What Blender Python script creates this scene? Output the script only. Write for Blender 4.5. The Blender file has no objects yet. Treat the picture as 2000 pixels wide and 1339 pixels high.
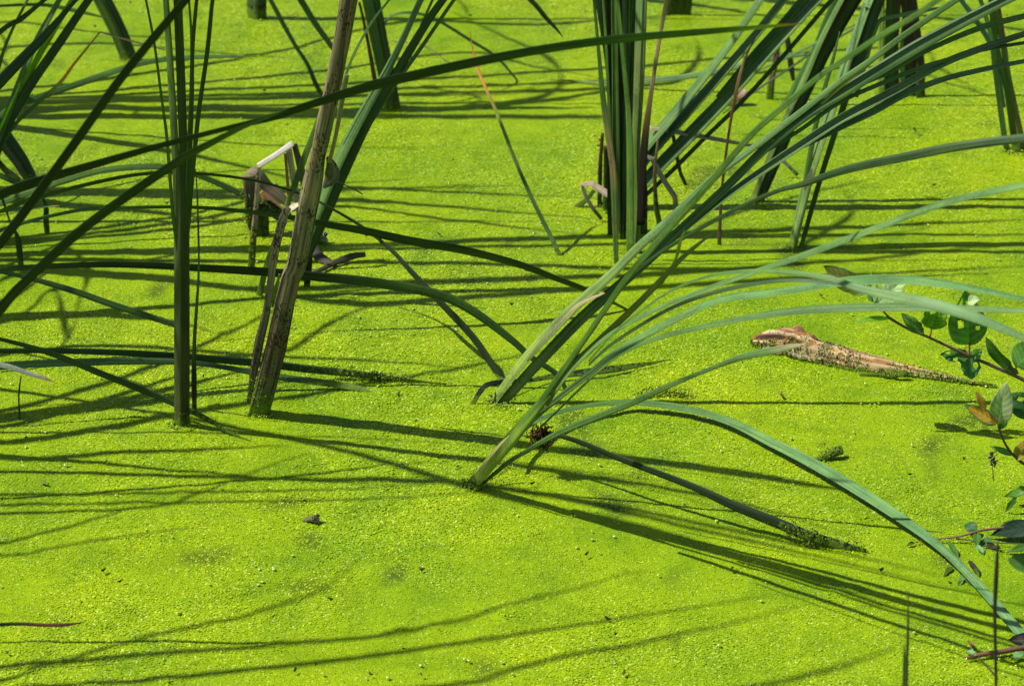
import bpy, bmesh, math, random
from mathutils import Vector, noise
random.seed(11)
SC = bpy.context.scene
COL = SC.collection
# ------------------------------------------------------------------ camera, sky, sun, exposure
CAM_H, PITCH, HFOV = 2.4, math.radians(23.5), math.radians(19.0)
FPX = 1000.0 / math.tan(HFOV / 2)
cd = bpy.data.cameras.new('camera'); cam = bpy.data.objects.new('camera', cd); COL.objects.link(cam)
cam.location = (0, 0, CAM_H); cam.rotation_euler = (math.radians(90) - PITCH, 0, 0)
cd.sensor_width = 36; cd.lens = 18 / math.tan(HFOV / 2); cd.clip_start = .05; cd.clip_end = 2000
cd.dof.use_dof = True; cd.dof.focus_distance = 5.45; cd.dof.aperture_fstop = 8
SC.camera = cam
SUN_EL, SUN_C = math.radians(55), 0.70           # cot(elevation) ~ .70, light comes from the left (-X)
w = bpy.data.worlds.new('World'); SC.world = w; w.use_nodes = True
nt = w.node_tree; bg = nt.nodes['Background']
sky = nt.nodes.new('ShaderNodeTexSky'); sky.sky_type = 'NISHITA'; sky.sun_disc = False
sky.sun_elevation = SUN_EL; sky.sun_rotation = math.radians(-90)
nt.links.new(sky.outputs[0], bg.inputs[0]); bg.inputs[1].default_value = 0.075
sl = bpy.data.lights.new('sun', 'SUN'); sl.energy = 4.6; sl.angle = math.radians(.53); sl.color = (1, .96, .88)
so = bpy.data.objects.new('sun', sl); COL.objects.link(so); so.rotation_euler = (0, -math.radians(35), 0); so.location = (-3, 4, 5)
SC.view_settings.view_transform = 'Standard'; SC.view_settings.look = 'None'
SC.view_settings.exposure = 0.95; SC.view_settings.gamma = 1; SC.view_settings.use_curve_mapping = False
SC.render.engine = 'CYCLES'
SC.cycles.max_bounces = 6; SC.cycles.transparent_max_bounces = 4

# ------------------------------------------------------------------ surveying: photograph position + ground row below it -> point in the place
FW = Vector((0, math.cos(PITCH), -math.sin(PITCH))); UP = Vector((0, math.sin(PITCH), math.cos(PITCH))); RT = Vector((1, 0, 0))
CP = Vector((0, 0, CAM_H))
def ray(px, py): return FW + (px - 1000) / FPX * RT + (669.5 - py) / FPX * UP
def gY(row):
    v = ray(1000, row); return CAM_H * v.y / -v.z
def P3(px, py, row):
    Y = gY(row); v = ray(px, py); p = v * (Y / v.y) + CP
    if p.z < 0: p.z = 0
    return p
def G(px, py): p = P3(px, py, py); p.z = 0; return p
def scale(p): return FPX / ((p - CP).dot(FW))     # pixels per metre at a point
def proj(p):
    q = p - CP; z = q.dot(FW); return 1000 + FPX * q.x / z, 669.5 - FPX * q.dot(UP) / z
def fit(px, py, line):
    """ground row of a point, given the line its shadow draws on the water"""
    x0, y0, s = line
    lo, hi = max(py, -250), 1700
    def g(r):
        p = P3(px, py, r); sx, _ = proj(Vector((p.x + SUN_C * p.z, p.y, 0))); return r - (y0 + s * (sx - x0))
    if g(lo) > 0: return lo
    for _ in range(50):
        m = (lo + hi) / 2
        if g(m) > 0: hi = m
        else: lo = m
    return lo

# ------------------------------------------------------------------ naming
def tag(o, label=None, cat=None, group=None, kind=None):
    if label: o['label'] = label
    if cat: o['category'] = cat
    if group: o['group'] = group
    if kind: o['kind'] = kind
    return o
def thing(name, label, cat, loc, group=None):
    o = bpy.data.objects.new(name, None); o.empty_display_size = .05; COL.objects.link(o)
    o.location = loc; return tag(o, label, cat, group)
def link(name, me, mat, parent=None):
    o = bpy.data.objects.new(name, me); COL.objects.link(o)
    if mat: me.materials.append(mat)
    if parent is not None:
        o.parent = parent; o.location = -parent.location if parent.type == 'EMPTY' else (0, 0, 0)
    return o

# ------------------------------------------------------------------ materials
def newmat(name):
    m = bpy.data.materials.new(name); m.use_nodes = True
    n = m.node_tree.nodes; return m, n, m.node_tree.links, n['Principled BSDF'], n['Material Output']
def ramp(n, pts):
    r = n.new('ShaderNodeValToRGB'); e = r.color_ramp.elements
    while len(e) < len(pts): e.new(.5)
    for k, (p, c) in zip(e, pts): k.position = p; k.color = (*c, 1)
    return r
def mixc(n, l, fac, a, b, mode='MIX'):
    x = n.new('ShaderNodeMix'); x.data_type = 'RGBA'; x.blend_type = mode
    for s, v in ((0, fac), (6, a), (7, b)):
        if hasattr(v, 'is_output'): l.new(v, x.inputs[s])
        elif s == 0: x.inputs[0].default_value = v
        else: x.inputs[s].default_value = (*v, 1)
    return x.outputs[2]
def math_(n, l, op, a, b=None, c=None, clamp=False):
    x = n.new('ShaderNodeMath'); x.operation = op; x.use_clamp = clamp
    for s, v in enumerate((a, b, c)):
        if v is None: continue
        if hasattr(v, 'is_output'): l.new(v, x.inputs[s])
        else: x.inputs[s].default_value = v
    return x.outputs[0]
WEED = (.170, .260, .0015)
def plant_mat(name, rough, spec, trans, streak_scale, streak_amt, spots, weed_h, bump):
    m, n, l, b, out = newmat(name)
    col = n.new('ShaderNodeVertexColor'); col.layer_name = 'Col'
    uv = n.new('ShaderNodeUVMap'); mp = n.new('ShaderNodeMapping'); l.new(uv.outputs[0], mp.inputs[0])
    mp.inputs['Scale'].default_value = (streak_scale, 5, 1)
    ob = n.new('ShaderNodeObjectInfo')
    cx = n.new('ShaderNodeCombineXYZ'); l.new(math_(n, l, 'MULTIPLY', ob.outputs['Random'], 40), cx.inputs[1]); l.new(cx.outputs[0], mp.inputs['Location'])
    ns = n.new('ShaderNodeTexNoise'); ns.inputs['Scale'].default_value = 1; ns.inputs['Detail'].default_value = 3; l.new(mp.outputs[0], ns.inputs[0])
    r = ramp(n, [(.3, (1 - streak_amt,) * 3), (.7, (1 + streak_amt * .7,) * 3)]); l.new(ns.outputs[0], r.inputs[0])
    c = mixc(n, l, 1, col.outputs[0], r.outputs[0], 'MULTIPLY')
    # blotches along the blade
    mp2 = n.new('ShaderNodeMapping'); l.new(uv.outputs[0], mp2.inputs[0]); mp2.inputs['Scale'].default_value = (1.5, 14, 1); l.new(cx.outputs[0], mp2.inputs['Location'])
    n2 = n.new('ShaderNodeTexNoise'); n2.inputs['Scale'].default_value = 1; n2.inputs['Detail'].default_value = 4; l.new(mp2.outputs[0], n2.inputs[0])
    r2 = ramp(n, [(.32, (.72, .78, .72)), (.5, (1, 1, 1)), (.68, (1.3, 1.16, .95))]); l.new(n2.outputs[0], r2.inputs[0])
    c = mixc(n, l, 1, c, r2.outputs[0], 'MULTIPLY')
    if spots:
        g = n.new('ShaderNodeTexCoord'); n3 = n.new('ShaderNodeTexNoise'); n3.inputs['Scale'].default_value = 1; n3.inputs['Detail'].default_value = 3
        mg = n.new('ShaderNodeMapping'); mg.inputs['Scale'].default_value = (330, 330, 110); l.new(g.outputs['Object'], mg.inputs[0]); l.new(mg.outputs[0], n3.inputs[0])
        n4 = n.new('ShaderNodeTexNoise'); n4.inputs['Scale'].default_value = 14; n4.inputs['Detail'].default_value = 3; l.new(g.outputs['Object'], n4.inputs[0])
        sm = math_(n, l, 'MULTIPLY_ADD', n4.outputs[0], .8, n3.outputs[0])
        r3 = ramp(n, [(.98, (0, 0, 0)), (1.0, (1, 1, 1))]); l.new(sm, r3.inputs[0])
        r3.color_ramp.elements[0].position = .985; r3.color_ramp.elements[1].position = 1.0
        c = mixc(n, l, math_(n, l, 'MULTIPLY', r3.outputs[0], spots), c, (.03, .022, .015))
    geo = n.new('ShaderNodeNewGeometry'); sx = n.new('ShaderNodeSeparateXYZ'); l.new(geo.outputs['Position'], sx.inputs[0])
    n5 = n.new('ShaderNodeTexNoise'); n5.inputs['Scale'].default_value = 130; n5.inputs['Detail'].default_value = 3; l.new(geo.outputs['Position'], n5.inputs[0])
    n6 = n.new('ShaderNodeTexNoise'); n6.inputs['Scale'].default_value = 18; l.new(geo.outputs['Position'], n6.inputs[0])
    hh = math_(n, l, 'DIVIDE', sx.outputs[2], weed_h)
    f = math_(n, l, 'ADD', math_(n, l, 'SUBTRACT', 1.15, hh), math_(n, l, 'MULTIPLY_ADD', n6.outputs[0], 1.1, -.75))
    f = math_(n, l, 'ADD', f, math_(n, l, 'MULTIPLY_ADD', n5.outputs[0], 3.0, -1.8))
    f = math_(n, l, 'MULTIPLY', f, 3, clamp=True)
    c = mixc(n, l, f, c, (.05, .085, .008) if name == 'mossy_reed' else (.085, .14, .01))
    l.new(c, b.inputs['Base Color'])
    b.inputs['Roughness'].default_value = rough; b.inputs['Specular IOR Level'].default_value = spec
    bp = n.new('ShaderNodeBump'); bp.inputs['Strength'].default_value = bump; bp.inputs['Distance'].default_value = .002
    l.new(math_(n, l, 'ADD', ns.outputs[0], math_(n, l, 'MULTIPLY', f, n5.outputs[0])), bp.inputs['Height']); l.new(bp.outputs[0], b.inputs['Normal'])
    if trans:
        t = n.new('ShaderNodeBsdfTranslucent'); l.new(mixc(n, l, 1, c, (1.5, 1.6, .5), 'MULTIPLY'), t.inputs[0])
        ms = n.new('ShaderNodeMixShader'); ms.inputs[0].default_value = trans
        l.new(b.outputs[0], ms.inputs[1]); l.new(t.outputs[0], ms.inputs[2]); l.new(ms.outputs[0], out.inputs[0])
    return m
M_LEAF = plant_mat('green_blade', .5, .17, .12, 12, .42, .3, .03, .5)
M_LEAFC = plant_mat('clean_green_blade', .5, .17, .10, 12, .42, .3, .004, .5)
M_SHADED = plant_mat('shaded_blade', .6, .12, 0, 12, .4, .3, .004, .5)  # blades turned from the sun, their shade put into a darker colour
M_THIN = plant_mat('thin_young_blade', .45, .3, .4, 14, .35, 0, .03, .3)
M_DRY = plant_mat('dead_reed', .85, .08, .04, 22, .75, .9, .09, .9)
M_DRYC = plant_mat('clean_dry_leaf', .75, .1, .15, 16, .5, .25, .03, .5)
M_WOOD = plant_mat('rotting_wood', .95, .05, 0, 14, .65, .8, .007, 1.0)
M_TWIGV = plant_mat('twig_bark', .7, .25, 0, 6, .3, .3, .003, .5)
M_BROAD = plant_mat('broad_leaf', .45, .2, .52, 3, .2, .15, .004, .5)
M_MOSS = plant_mat('mossy_reed', .9, .06, 0, 16, .4, .8, .09, .8)

def weed_mat(name, base_only):
    m, n, l, b, out = newmat(name)
    geo = n.new('ShaderNodeNewGeometry')
    def nz(s, d=4, dist=0):
        x = n.new('ShaderNodeTexNoise'); x.inputs['Scale'].default_value = s; x.inputs['Detail'].default_value = d; x.inputs['Distortion'].default_value = dist
        l.new(geo.outputs['Position'], x.inputs[0]); return x.outputs[0]
    big, mid = nz(2.2, 5, .3), nz(9, 4)
    if base_only:
        fine = nz(420, 2)
        r = ramp(n, [(.25, (.07, .12, .003)), (.45, (.14, .225, .002)), (.7, (.17, .26, .002))]); l.new(fine, r.inputs[0])
        da = n.new('ShaderNodeAttribute'); da.attribute_name = 'dens'; dr = ramp(n, [(.45, (1, 1, 1)), (.95, (0, 0, 0))]); l.new(da.outputs['Fac'], dr.inputs[0])
        c = mixc(n, l, math_(n, l, 'MULTIPLY', dr.outputs[0], .8), r.outputs[0], (.035, .055, .008)) if name == 'duckweed_mat' else r.outputs[0]
        bp = n.new('ShaderNodeBump'); bp.inputs['Strength'].default_value = .8; bp.inputs['Distance'].default_value = .002; l.new(fine, bp.inputs['Height']); l.new(bp.outputs[0], b.inputs['Normal'])
    else:
        a = n.new('ShaderNodeVertexColor'); a.layer_name = 'Col'; c = a.outputs[0]
        oi = n.new('ShaderNodeObjectInfo')
        r0 = ramp(n, [(0, (.78, .84, .8)), (1, (1.16, 1.1, 1.1))]); l.new(oi.outputs['Random'], r0.inputs[0]); c = mixc(n, l, 1, c, r0.outputs[0], 'MULTIPLY')
    rb = ramp(n, [(.34, (.80, .88, 1)), (.5, (1, 1, 1)), (.66, (1.14, 1.06, .8))]); l.new(big, rb.inputs[0])
    rm = ramp(n, [(.32, (.74, .82, .9)), (.5, (1, 1, 1)), (.66, (1.1, 1.06, .9))]); l.new(mid, rm.inputs[0])
    c = mixc(n, l, 1, mixc(n, l, 1, c, rb.outputs[0], 'MULTIPLY'), rm.outputs[0], 'MULTIPLY')
    l.new(c, b.inputs['Base Color']); b.inputs['Roughness'].default_value = .45 if not base_only else .7
    b.inputs['Specular IOR Level'].default_value = .16 if not base_only else .05
    return m
M_WEED = weed_mat('duckweed_frond', False); M_MAT = weed_mat('duckweed_mat', True)
def simple(name, c, rough, spec=.5, nscale=60, var=.35, bump=.3, c2=None):
    m, n, l, b, out = newmat(name); tc = n.new('ShaderNodeTexCoord'); x = n.new('ShaderNodeTexNoise'); x.inputs['Scale'].default_value = nscale; x.inputs['Detail'].default_value = 4
    l.new(tc.outputs['Object'], x.inputs[0]); c2 = c2 or tuple(v * (1 - var) for v in c)
    r = ramp(n, [(.35, c2), (.65, c)]); l.new(x.outputs[0], r.inputs[0]); l.new(r.outputs[0], b.inputs['Base Color'])
    b.inputs['Roughness'].default_value = rough; b.inputs['Specular IOR Level'].default_value = spec
    bp = n.new('ShaderNodeBump'); bp.inputs['Strength'].default_value = bump; bp.inputs['Distance'].default_value = .003; l.new(x.outputs[0], bp.inputs['Height']); l.new(bp.outputs[0], b.inputs['Normal'])
    return m
M_BUB = simple('bubble_film', (.30, .40, .07), .2, .9, 200, c2=(.2, .3, .02))
M_FROG = simple('frog_skin', (.11, .10, .035), .3, .6, 160, c2=(.035, .035, .015))
M_FROGG = simple('green_frog_skin', (.12, .2, .03), .3, .6, 120, c2=(.05, .08, .02))
M_EYE = simple('frog_eye', (.02, .014, .006), .06, .8, 300)
M_RIM = simple('frog_eye_rim', (.45, .33, .08), .25, .6, 300)
M_TWIG = simple('twig_bark', (.12, .075, .045), .7, .3, 120)
M_FLUFF = simple('brown_seed_fluff', (.09, .045, .022), .85, .1, 200, .7)

# base colours of the plants; BG and DG also paint lit and shaded sides
GR = (.060, .128, .022); BG = (.082, .162, .042); DG = (.030, .066, .018); LG = (.10, .20, .05); YG = (.22, .30, .03)
LIME = (.17, .33, .02); YEL = (.45, .40, .08); ORG = (.50, .17, .03); TAN = (.33, .26, .14); GREY = (.24, .22, .17); PALE = (.46, .42, .32)
BRN = (.11, .07, .04); DK = (.038, .036, .019); STRAW = (.36, .33, .10)

# ------------------------------------------------------------------ meshes
def catmull(ps, per):
    out = []
    n = len(ps)
    for i in range(n - 1):
        a = ps[max(i - 1, 0)]; b = ps[i]; c = ps[i + 1]; d = ps[min(i + 2, n - 1)]
        for k in range(per):
            t = k / per
            out.append([.5 * (2 * b[j] + (c[j] - a[j]) * t + (2 * a[j] - 5 * b[j] + 4 * c[j] - d[j]) * t * t + (-a[j] + 3 * b[j] - 3 * c[j] + d[j]) * t ** 3) for j in range(len(b))])
    out.append(list(ps[-1])); return out
def lerpc(cols, t):
    if not isinstance(cols, list): return cols
    for (t0, c0), (t1, c1) in zip(cols, cols[1:]):
        if t <= t1:
            f = 0 if t1 == t0 else max(0, (t - t0) / (t1 - t0)); return tuple(a + (b - a) * f for a, b in zip(c0, c1))
    return cols[-1][1]
def tube_mesh(name, pts, cols, th=.3, facing=.3, twist=(0, 0), seg=10, per=6, kink=False, rough=0, cap_end=True, keel=.14):
    """pts: (Vector, width_m). Lens-section blade or stem; facing = how far the flat side is turned from the viewer's side up to the sky"""
    raw = [(p.x, p.y, p.z, wd) for p, wd in pts]
    if kink:
        sm = []
        for i in range(len(raw) - 1):
            for k in range(per): t = k / per; sm.append([raw[i][j] + (raw[i + 1][j] - raw[i][j]) * t for j in range(4)])
        sm.append(list(raw[-1]))
    else: sm = catmull(raw, per)
    n = len(sm); V = [Vector(s[:3]) for s in sm]
    vs, uvs, cs = [], [], []
    dist = 0; ph = random.uniform(0, 50)
    L = sum((V[i + 1] - V[i]).length for i in range(n - 1))
    for i in range(n):
        T = (V[min(i + 1, n - 1)] - V[max(i - 1, 0)])
        if T.length < 1e-7: T = Vector((0, 0, 1))
        T.normalize()
        if i: dist += (V[i] - V[i - 1]).length
        t = dist / max(L, 1e-6)
        if isinstance(facing, (list, tuple)): fc = facing[0] + (facing[1] - facing[0]) * t if len(facing) == 2 else (lerpc([(0, (facing[0],)), (.5, (facing[1],)), (1, (facing[2],))], t)[0])
        else: fc = facing
        vw = (CP - V[i]).normalized()
        N = (vw * (1 - abs(fc)) + Vector((0, 0, 1)) * fc)
        N = N - T * N.dot(T)
        if N.length < 1e-4: N = Vector((0, -1, 0)) - T * T.y * -1
        N.normalize(); S = T.cross(N).normalized()
        a = math.radians(twist[0] + (twist[1] - twist[0]) * t)
        N, S = N * math.cos(a) + S * math.sin(a), S * math.cos(a) - N * math.sin(a)
        wd = max(sm[i][3], 1e-4)
        tt = th if not isinstance(th, tuple) else th[0] + (th[1] - th[0]) * t
        sv = S.dot(vw); ap = math.sqrt(max(0, 1 - sv * sv) + (tt * .75 * sv) ** 2); wd /= max(ap, .58)
        c = lerpc(cols, t); kl = keel if tt < .75 else 0
        for k in range(seg):
            an = 2 * math.pi * k / seg
            x = math.cos(an) * .5; y = math.sin(an) * tt * .5
            if y > 0: y *= .55
            y -= kl * (.5 - abs(x)) - kl * .2
            d = 1 + (rough * noise.noise(Vector((math.cos(an) * 1.6 + ph, math.sin(an) * 1.6, dist * 22))) if rough else 0)
            vs.append(V[i] + (S * x + N * y) * wd * d); uvs.append((k / seg, dist)); cs.append(c)
    fs = [(i * seg + k, i * seg + (k + 1) % seg, (i + 1) * seg + (k + 1) % seg, (i + 1) * seg + k) for i in range(n - 1) for k in range(seg)]
    fs.append(tuple(range(seg))[::-1]); 
    if cap_end: fs.append(tuple(range((n - 1) * seg, n * seg)))
    me = bpy.data.meshes.new(name); me.from_pydata(vs, [], fs)
    ul = me.uv_layers.new(name='UVMap'); ca = me.color_attributes.new('Col', 'FLOAT_COLOR', 'POINT')
    for i, c in enumerate(cs): ca.data[i].color = (*c, 1)
    for p in me.polygons:
        p.use_smooth = True
        for li in p.loop_indices:
            vi = me.loops[li].vertex_index; u = uvs[vi][0]
            if len(p.vertices) == 4 and u == 0 and any(uvs[v][0] > .8 for v in p.vertices): u = 1.0
            ul.data[li].uv = (u, uvs[vi][1])
    me.validate()
    if th if isinstance(th, tuple) else th < .75:
        hf = seg // 2
        for e in me.edges:
            p, q = e.vertices
            if abs(p - q) == seg and p % seg in (0, hf): e.use_edge_sharp = True
    return me
def blade(name, pts, wpx, cols=GR, rows=None, th=.4, facing=.3, twist=(0, 0), parent=None, mat=None, ext=None, kink=False, per=6, rough=0, seg=10, label=None, cat=None, group=None, sink=True, keel=.14):
    """pts: photograph positions from base to tip (x, y[, ground row]); rows: number slope tuple ('k', base, k), ('s', x, y, slope) or constant; wpx: widths in photo pixels"""
    P = []
    for q in pts:
        if len(q) > 2 and q[2] is not None: r = q[2]
        elif rows is None: r = q[1]
        elif isinstance(rows, (int, float)): r = rows
        elif rows[0] == 'k': r = rows[1] + rows[2] * (rows[1] - q[1])
        else: r = fit(q[0], q[1], rows[1:])
        P.append(P3(q[0], q[1], max(r, q[1])))
    m = len(P)
    if not isinstance(wpx, (list, tuple)): wpx = [wpx] * m
    if len(wpx) != m:                                   # widths spread evenly
        wpx = [lerpc([(i / (len(wpx) - 1), (x,)) for i, x in enumerate(wpx)], k / (m - 1))[0] for k in range(m)]
    W = [x * .88 / scale(p) for x, p in zip(wpx, P)]
    if ext:                                             # go on growing outside the frame: length, droop, final width factor
        Lx, dr = ext[0], ext[1]; T = (P[-1] - P[-2]).normalized(); p = P[-1].copy(); wd = W[-1]; st = 5
        hd = Vector((T.x, T.y, 0)); hd = hd.normalized() if hd.length > .05 else Vector((1, 0, 0))
        for k in range(1, st + 1):
            T = (T + (Vector((0, 0, -1)) * .6 + hd * .4) * dr * k / st).normalized(); p = p + T * Lx / st
            P.append(p.copy()); W.append(max(wd * (1 - .95 * (k / st) ** 1.6), .0006))
    if sink and P[0].z < .012:
        T = (P[0] - P[1]).normalized(); P.insert(0, P[0] + T * .035); W.insert(0, W[0])
    me = tube_mesh(name, list(zip(P, W)), cols, th, facing, twist, seg, per, kink, rough, keel=keel)
    o = link(name, me, mat or M_LEAF, parent)
    if label: tag(o, label, cat, group)
    return o

def fronds(name, spots, mat, parent=None, size=.0032, tilt=.5, kind='stuff', label=None, cat=None):
    """small duckweed fronds clinging to something: ONE joined mesh"""
    vs, fs, cs = [], [], []
    for p, nrm in spots:
        r = size * random.uniform(.6, 1.25); nn = (nrm + Vector((random.gauss(0, tilt), random.gauss(0, tilt), random.gauss(0, tilt)))).normalized()
        a = nn.orthogonal().normalized(); b = nn.cross(a); b0 = len(vs); k0 = random.uniform(0, 6)
        c = random.choice([(.12, .2, .006), (.16, .25, .006), (.08, .14, .006), (.2, .27, .03), (.06, .1, .008), (.11, .19, .006)])
        vs.append(p + nn * r * .35); cs.append(c)
        for k in range(5): an = k0 + k * 1.2566; vs.append(p + (a * math.cos(an) + b * math.sin(an) * .8) * r); cs.append(c)
        fs += [(b0, b0 + 1 + k, b0 + 1 + (k + 1) % 5) for k in range(5)]
    me = bpy.data.meshes.new(name); me.from_pydata(vs, [], fs); ca = me.color_attributes.new('Col', 'FLOAT_COLOR', 'POINT')
    for i, c in enumerate(cs): ca.data[i].color = (*c, 1)
    o = link(name, me, mat, parent); o['kind'] = kind
    if label: tag(o, label, cat)
    return o
def weed_on(parent, pts, wpx, n, rows=None, hang=.3, jitter=1.0, size=.003):
    size *= .72; n = int(n * 1.5)
    """duckweed and algae caught along a line given as photograph positions"""
    P = [P3(q[0], q[1], q[2] if len(q) > 2 else (rows or q[1])) for q in pts]; sp = []
    for _ in range(n):
        i = random.randrange(len(P) - 1); t = random.random(); p = P[i].lerp(P[i + 1], t); s = scale(p)
        wd = wpx / s * .55 * jitter; d = Vector((random.gauss(0, 1), random.gauss(0, 1), random.gauss(0, 1))).normalized()
        if random.random() < hang: d = Vector((d.x * .5, d.y * .5, -abs(d.z) - .6))
        sp.append((p + d * wd * random.uniform(.7, 1.1) + Vector((0, 0, .001)), d))
    sp = [(p, d) for p, d in sp if p.z > -.003]
    return fronds('clinging_duckweed', sp, M_WEED, parent, size=size)

# ------------------------------------------------------------------ the setting: water and its skin of duckweed
me = bpy.data.meshes.new('pond_water'); S = 400
me.from_pydata([(-S, -S, -.02), (S, -S, -.02), (S, S, -.02), (-S, S, -.02)], [], [(0, 1, 2, 3)])
M_FAR = weed_mat('duckweed_far', True); water = link('pond_water', me, M_FAR); water['kind'] = 'structure'

def frond_cluster(i):
    vs, fs, cs = [], [], []
    for _ in range(8):
        c0 = Vector((random.gauss(0, .0042), random.gauss(0, .0042), random.uniform(0, .0008))); r = random.choice([.0012, .0014, .0016, .0018, .0024]); nn = Vector((random.gauss(0, .14), random.gauss(0, .14), 1)).normalized()
        a = nn.orthogonal().normalized(); b = nn.cross(a); b0 = len(vs); k0 = random.uniform(0, 6)
        q = random.random()
        c = WEED if q < .6 else (.125, .225, .0015) if q < .76 else (.19, .285, .003) if q < .91 else (.34, .42, .05) if q < .945 else (.66, .70, .32) if q < .982 else (.3, .2, .02) if q < .987 else (.06, .11, .002)  # whitest fronds stand in for sparkles
        f = random.uniform(.85, 1.15); c = tuple(x * f for x in c)
        vs.append(c0 + nn * r * .3); cs.append(c)
        for k in range(6): an = k0 + k * math.pi / 3; vs.append(c0 + (a * math.cos(an) + b * math.sin(an) * .78) * r); cs.append(c)
        fs += [(b0, b0 + 1 + k, b0 + 1 + (k + 1) % 6) for k in range(6)]
    m_ = bpy.data.meshes.new('frond_cluster'); m_.from_pydata(vs, [], fs); ca = m_.color_attributes.new('Col', 'FLOAT_COLOR', 'POINT')
    for i_, c in enumerate(cs): ca.data[i_].color = (*c, 1)
    for p in m_.polygons: p.use_smooth = True
    m_.materials.append(M_WEED); return bpy.data.objects.new('frond_cluster', m_)
protos = bpy.data.collections.new('duckweed_fronds')
for i in range(6): protos.objects.link(frond_cluster(i))
def hump(x, y):
    v = noise.noise(Vector((x * 6, y * 6, 0))) * .003 + noise.noise(Vector((x * 19, y * 19, 3))) * .0026 + noise.noise(Vector((x * 55, y * 55, 7))) * .0012
    return v - .004
NX, NY = 300, 330; X0, X1, Y0, Y1 = -2.0, 2.0, 3.75, 8.6
vs = []; dens = []; coarse = []
mounds = {}
for _ in range(420):
    my = random.uniform(3.9, 8.2); mx = random.uniform(-1, 1) * (.2 * my + .2)
    if noise.noise(Vector((mx * 1.8, my * 1.8, 61))) < random.uniform(-.3, .2): continue
    mi = (mx - X0) / (X1 - X0) * NX; mj = (my - Y0) / (Y1 - Y0) * NY; hh = random.uniform(.002, .006); rr = random.uniform(.8, 1.5)
    for j in range(int(mj) - 3, int(mj) + 5):
        for i in range(int(mi) - 3, int(mi) + 5): mounds[(i, j)] = mounds.get((i, j), 0) + hh * math.exp(-((i - mi) ** 2 + (j - mj) ** 2) / rr)
for j in range(NY + 1):
    for i in range(NX + 1):
        x = X0 + (X1 - X0) * i / NX; y = Y0 + (Y1 - Y0) * j / NY
        vs.append((x, y, hump(x, y) + mounds.get((i, j), 0)))
        v = noise.noise(Vector((x * 3.2, y * 1.6, 11))) * .6 + noise.noise(Vector((x * 13, y * 9, 5))) * .5
        coarse.append(.58 + .55 * max(0, min(1, .5 + 1.3 * noise.noise(Vector((x * 2.3, y * 2.1, 31))) + .5 * noise.noise(Vector((x * 8, y * 8, 41))))))
        dens.append(max(.35, 1 - max(0, v - .3) * 2.6))
me = bpy.data.meshes.new('duckweed')
me.from_pydata(vs, [], [(j * (NX + 1) + i, j * (NX + 1) + i + 1, (j + 1) * (NX + 1) + i + 1, (j + 1) * (NX + 1) + i) for j in range(NY) for i in range(NX)])
at = me.attributes.new('dens', 'FLOAT', 'POINT')
at.data.foreach_set('value', dens)
at = me.attributes.new('coarse', 'FLOAT', 'POINT'); at.data.foreach_set('value', coarse)
for p in me.polygons: p.use_smooth = True
weed = link('duckweed', me, M_MAT); tag(weed, 'bright lime green skin of tiny duckweed covering the whole pond', 'duckweed', kind='stuff')
ng = bpy.data.node_groups.new('scatter_fronds', 'GeometryNodeTree')
ng.interface.new_socket('Geometry', in_out='INPUT', socket_type='NodeSocketGeometry'); ng.interface.new_socket('Geometry', in_out='OUTPUT', socket_type='NodeSocketGeometry')
N = ng.nodes; L = ng.links
gi = N.new('NodeGroupInput'); go = N.new('NodeGroupOutput')
ds = N.new('GeometryNodeDistributePointsOnFaces'); ds.inputs['Density'].default_value = 11000; ds.inputs['Seed'].default_value = 4
na = N.new('GeometryNodeInputNamedAttribute'); na.data_type = 'FLOAT'; na.inputs['Name'].default_value = 'dens'
mu = N.new('ShaderNodeMath'); mu.operation = 'MULTIPLY'; mu.inputs[1].default_value = 23000
L.new(na.outputs['Attribute'], mu.inputs[0]); L.new(mu.outputs[0], ds.inputs['Density'])
L.new(gi.outputs[0], ds.inputs['Mesh'])
ci = N.new('GeometryNodeCollectionInfo'); ci.inputs['Collection'].default_value = protos; ci.inputs['Separate Children'].default_value = True; ci.inputs['Reset Children'].default_value = True
ip = N.new('GeometryNodeInstanceOnPoints'); ip.inputs['Pick Instance'].default_value = True
L.new(ds.outputs['Points'], ip.inputs['Points']); L.new(ci.outputs[0], ip.inputs['Instance'])
rv = N.new('FunctionNodeRandomValue'); rv.data_type = 'FLOAT_VECTOR'; rv.inputs[0].default_value = (-.1, -.1, 0); rv.inputs[1].default_value = (.1, .1, 6.283)
rs = N.new('FunctionNodeRandomValue'); rs.data_type = 'FLOAT'; rs.inputs[2].default_value = .75; rs.inputs[3].default_value = 1.3
nc = N.new('GeometryNodeInputNamedAttribute'); nc.data_type = 'FLOAT'; nc.inputs['Name'].default_value = 'coarse'
ms_ = N.new('ShaderNodeMath'); ms_.operation = 'MULTIPLY'; L.new(nc.outputs['Attribute'], ms_.inputs[0]); L.new(rs.outputs[1], ms_.inputs[1])
L.new(rv.outputs[0], ip.inputs['Rotation']); L.new(ms_.outputs[0], ip.inputs['Scale'])
jn = N.new('GeometryNodeJoinGeometry'); L.new(gi.outputs[0], jn.inputs[0]); L.new(ip.outputs[0], jn.inputs[0]); L.new(jn.outputs[0], go.inputs[0])
md = weed.modifiers.new('fronds', 'NODES'); md.node_group = ng

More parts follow.
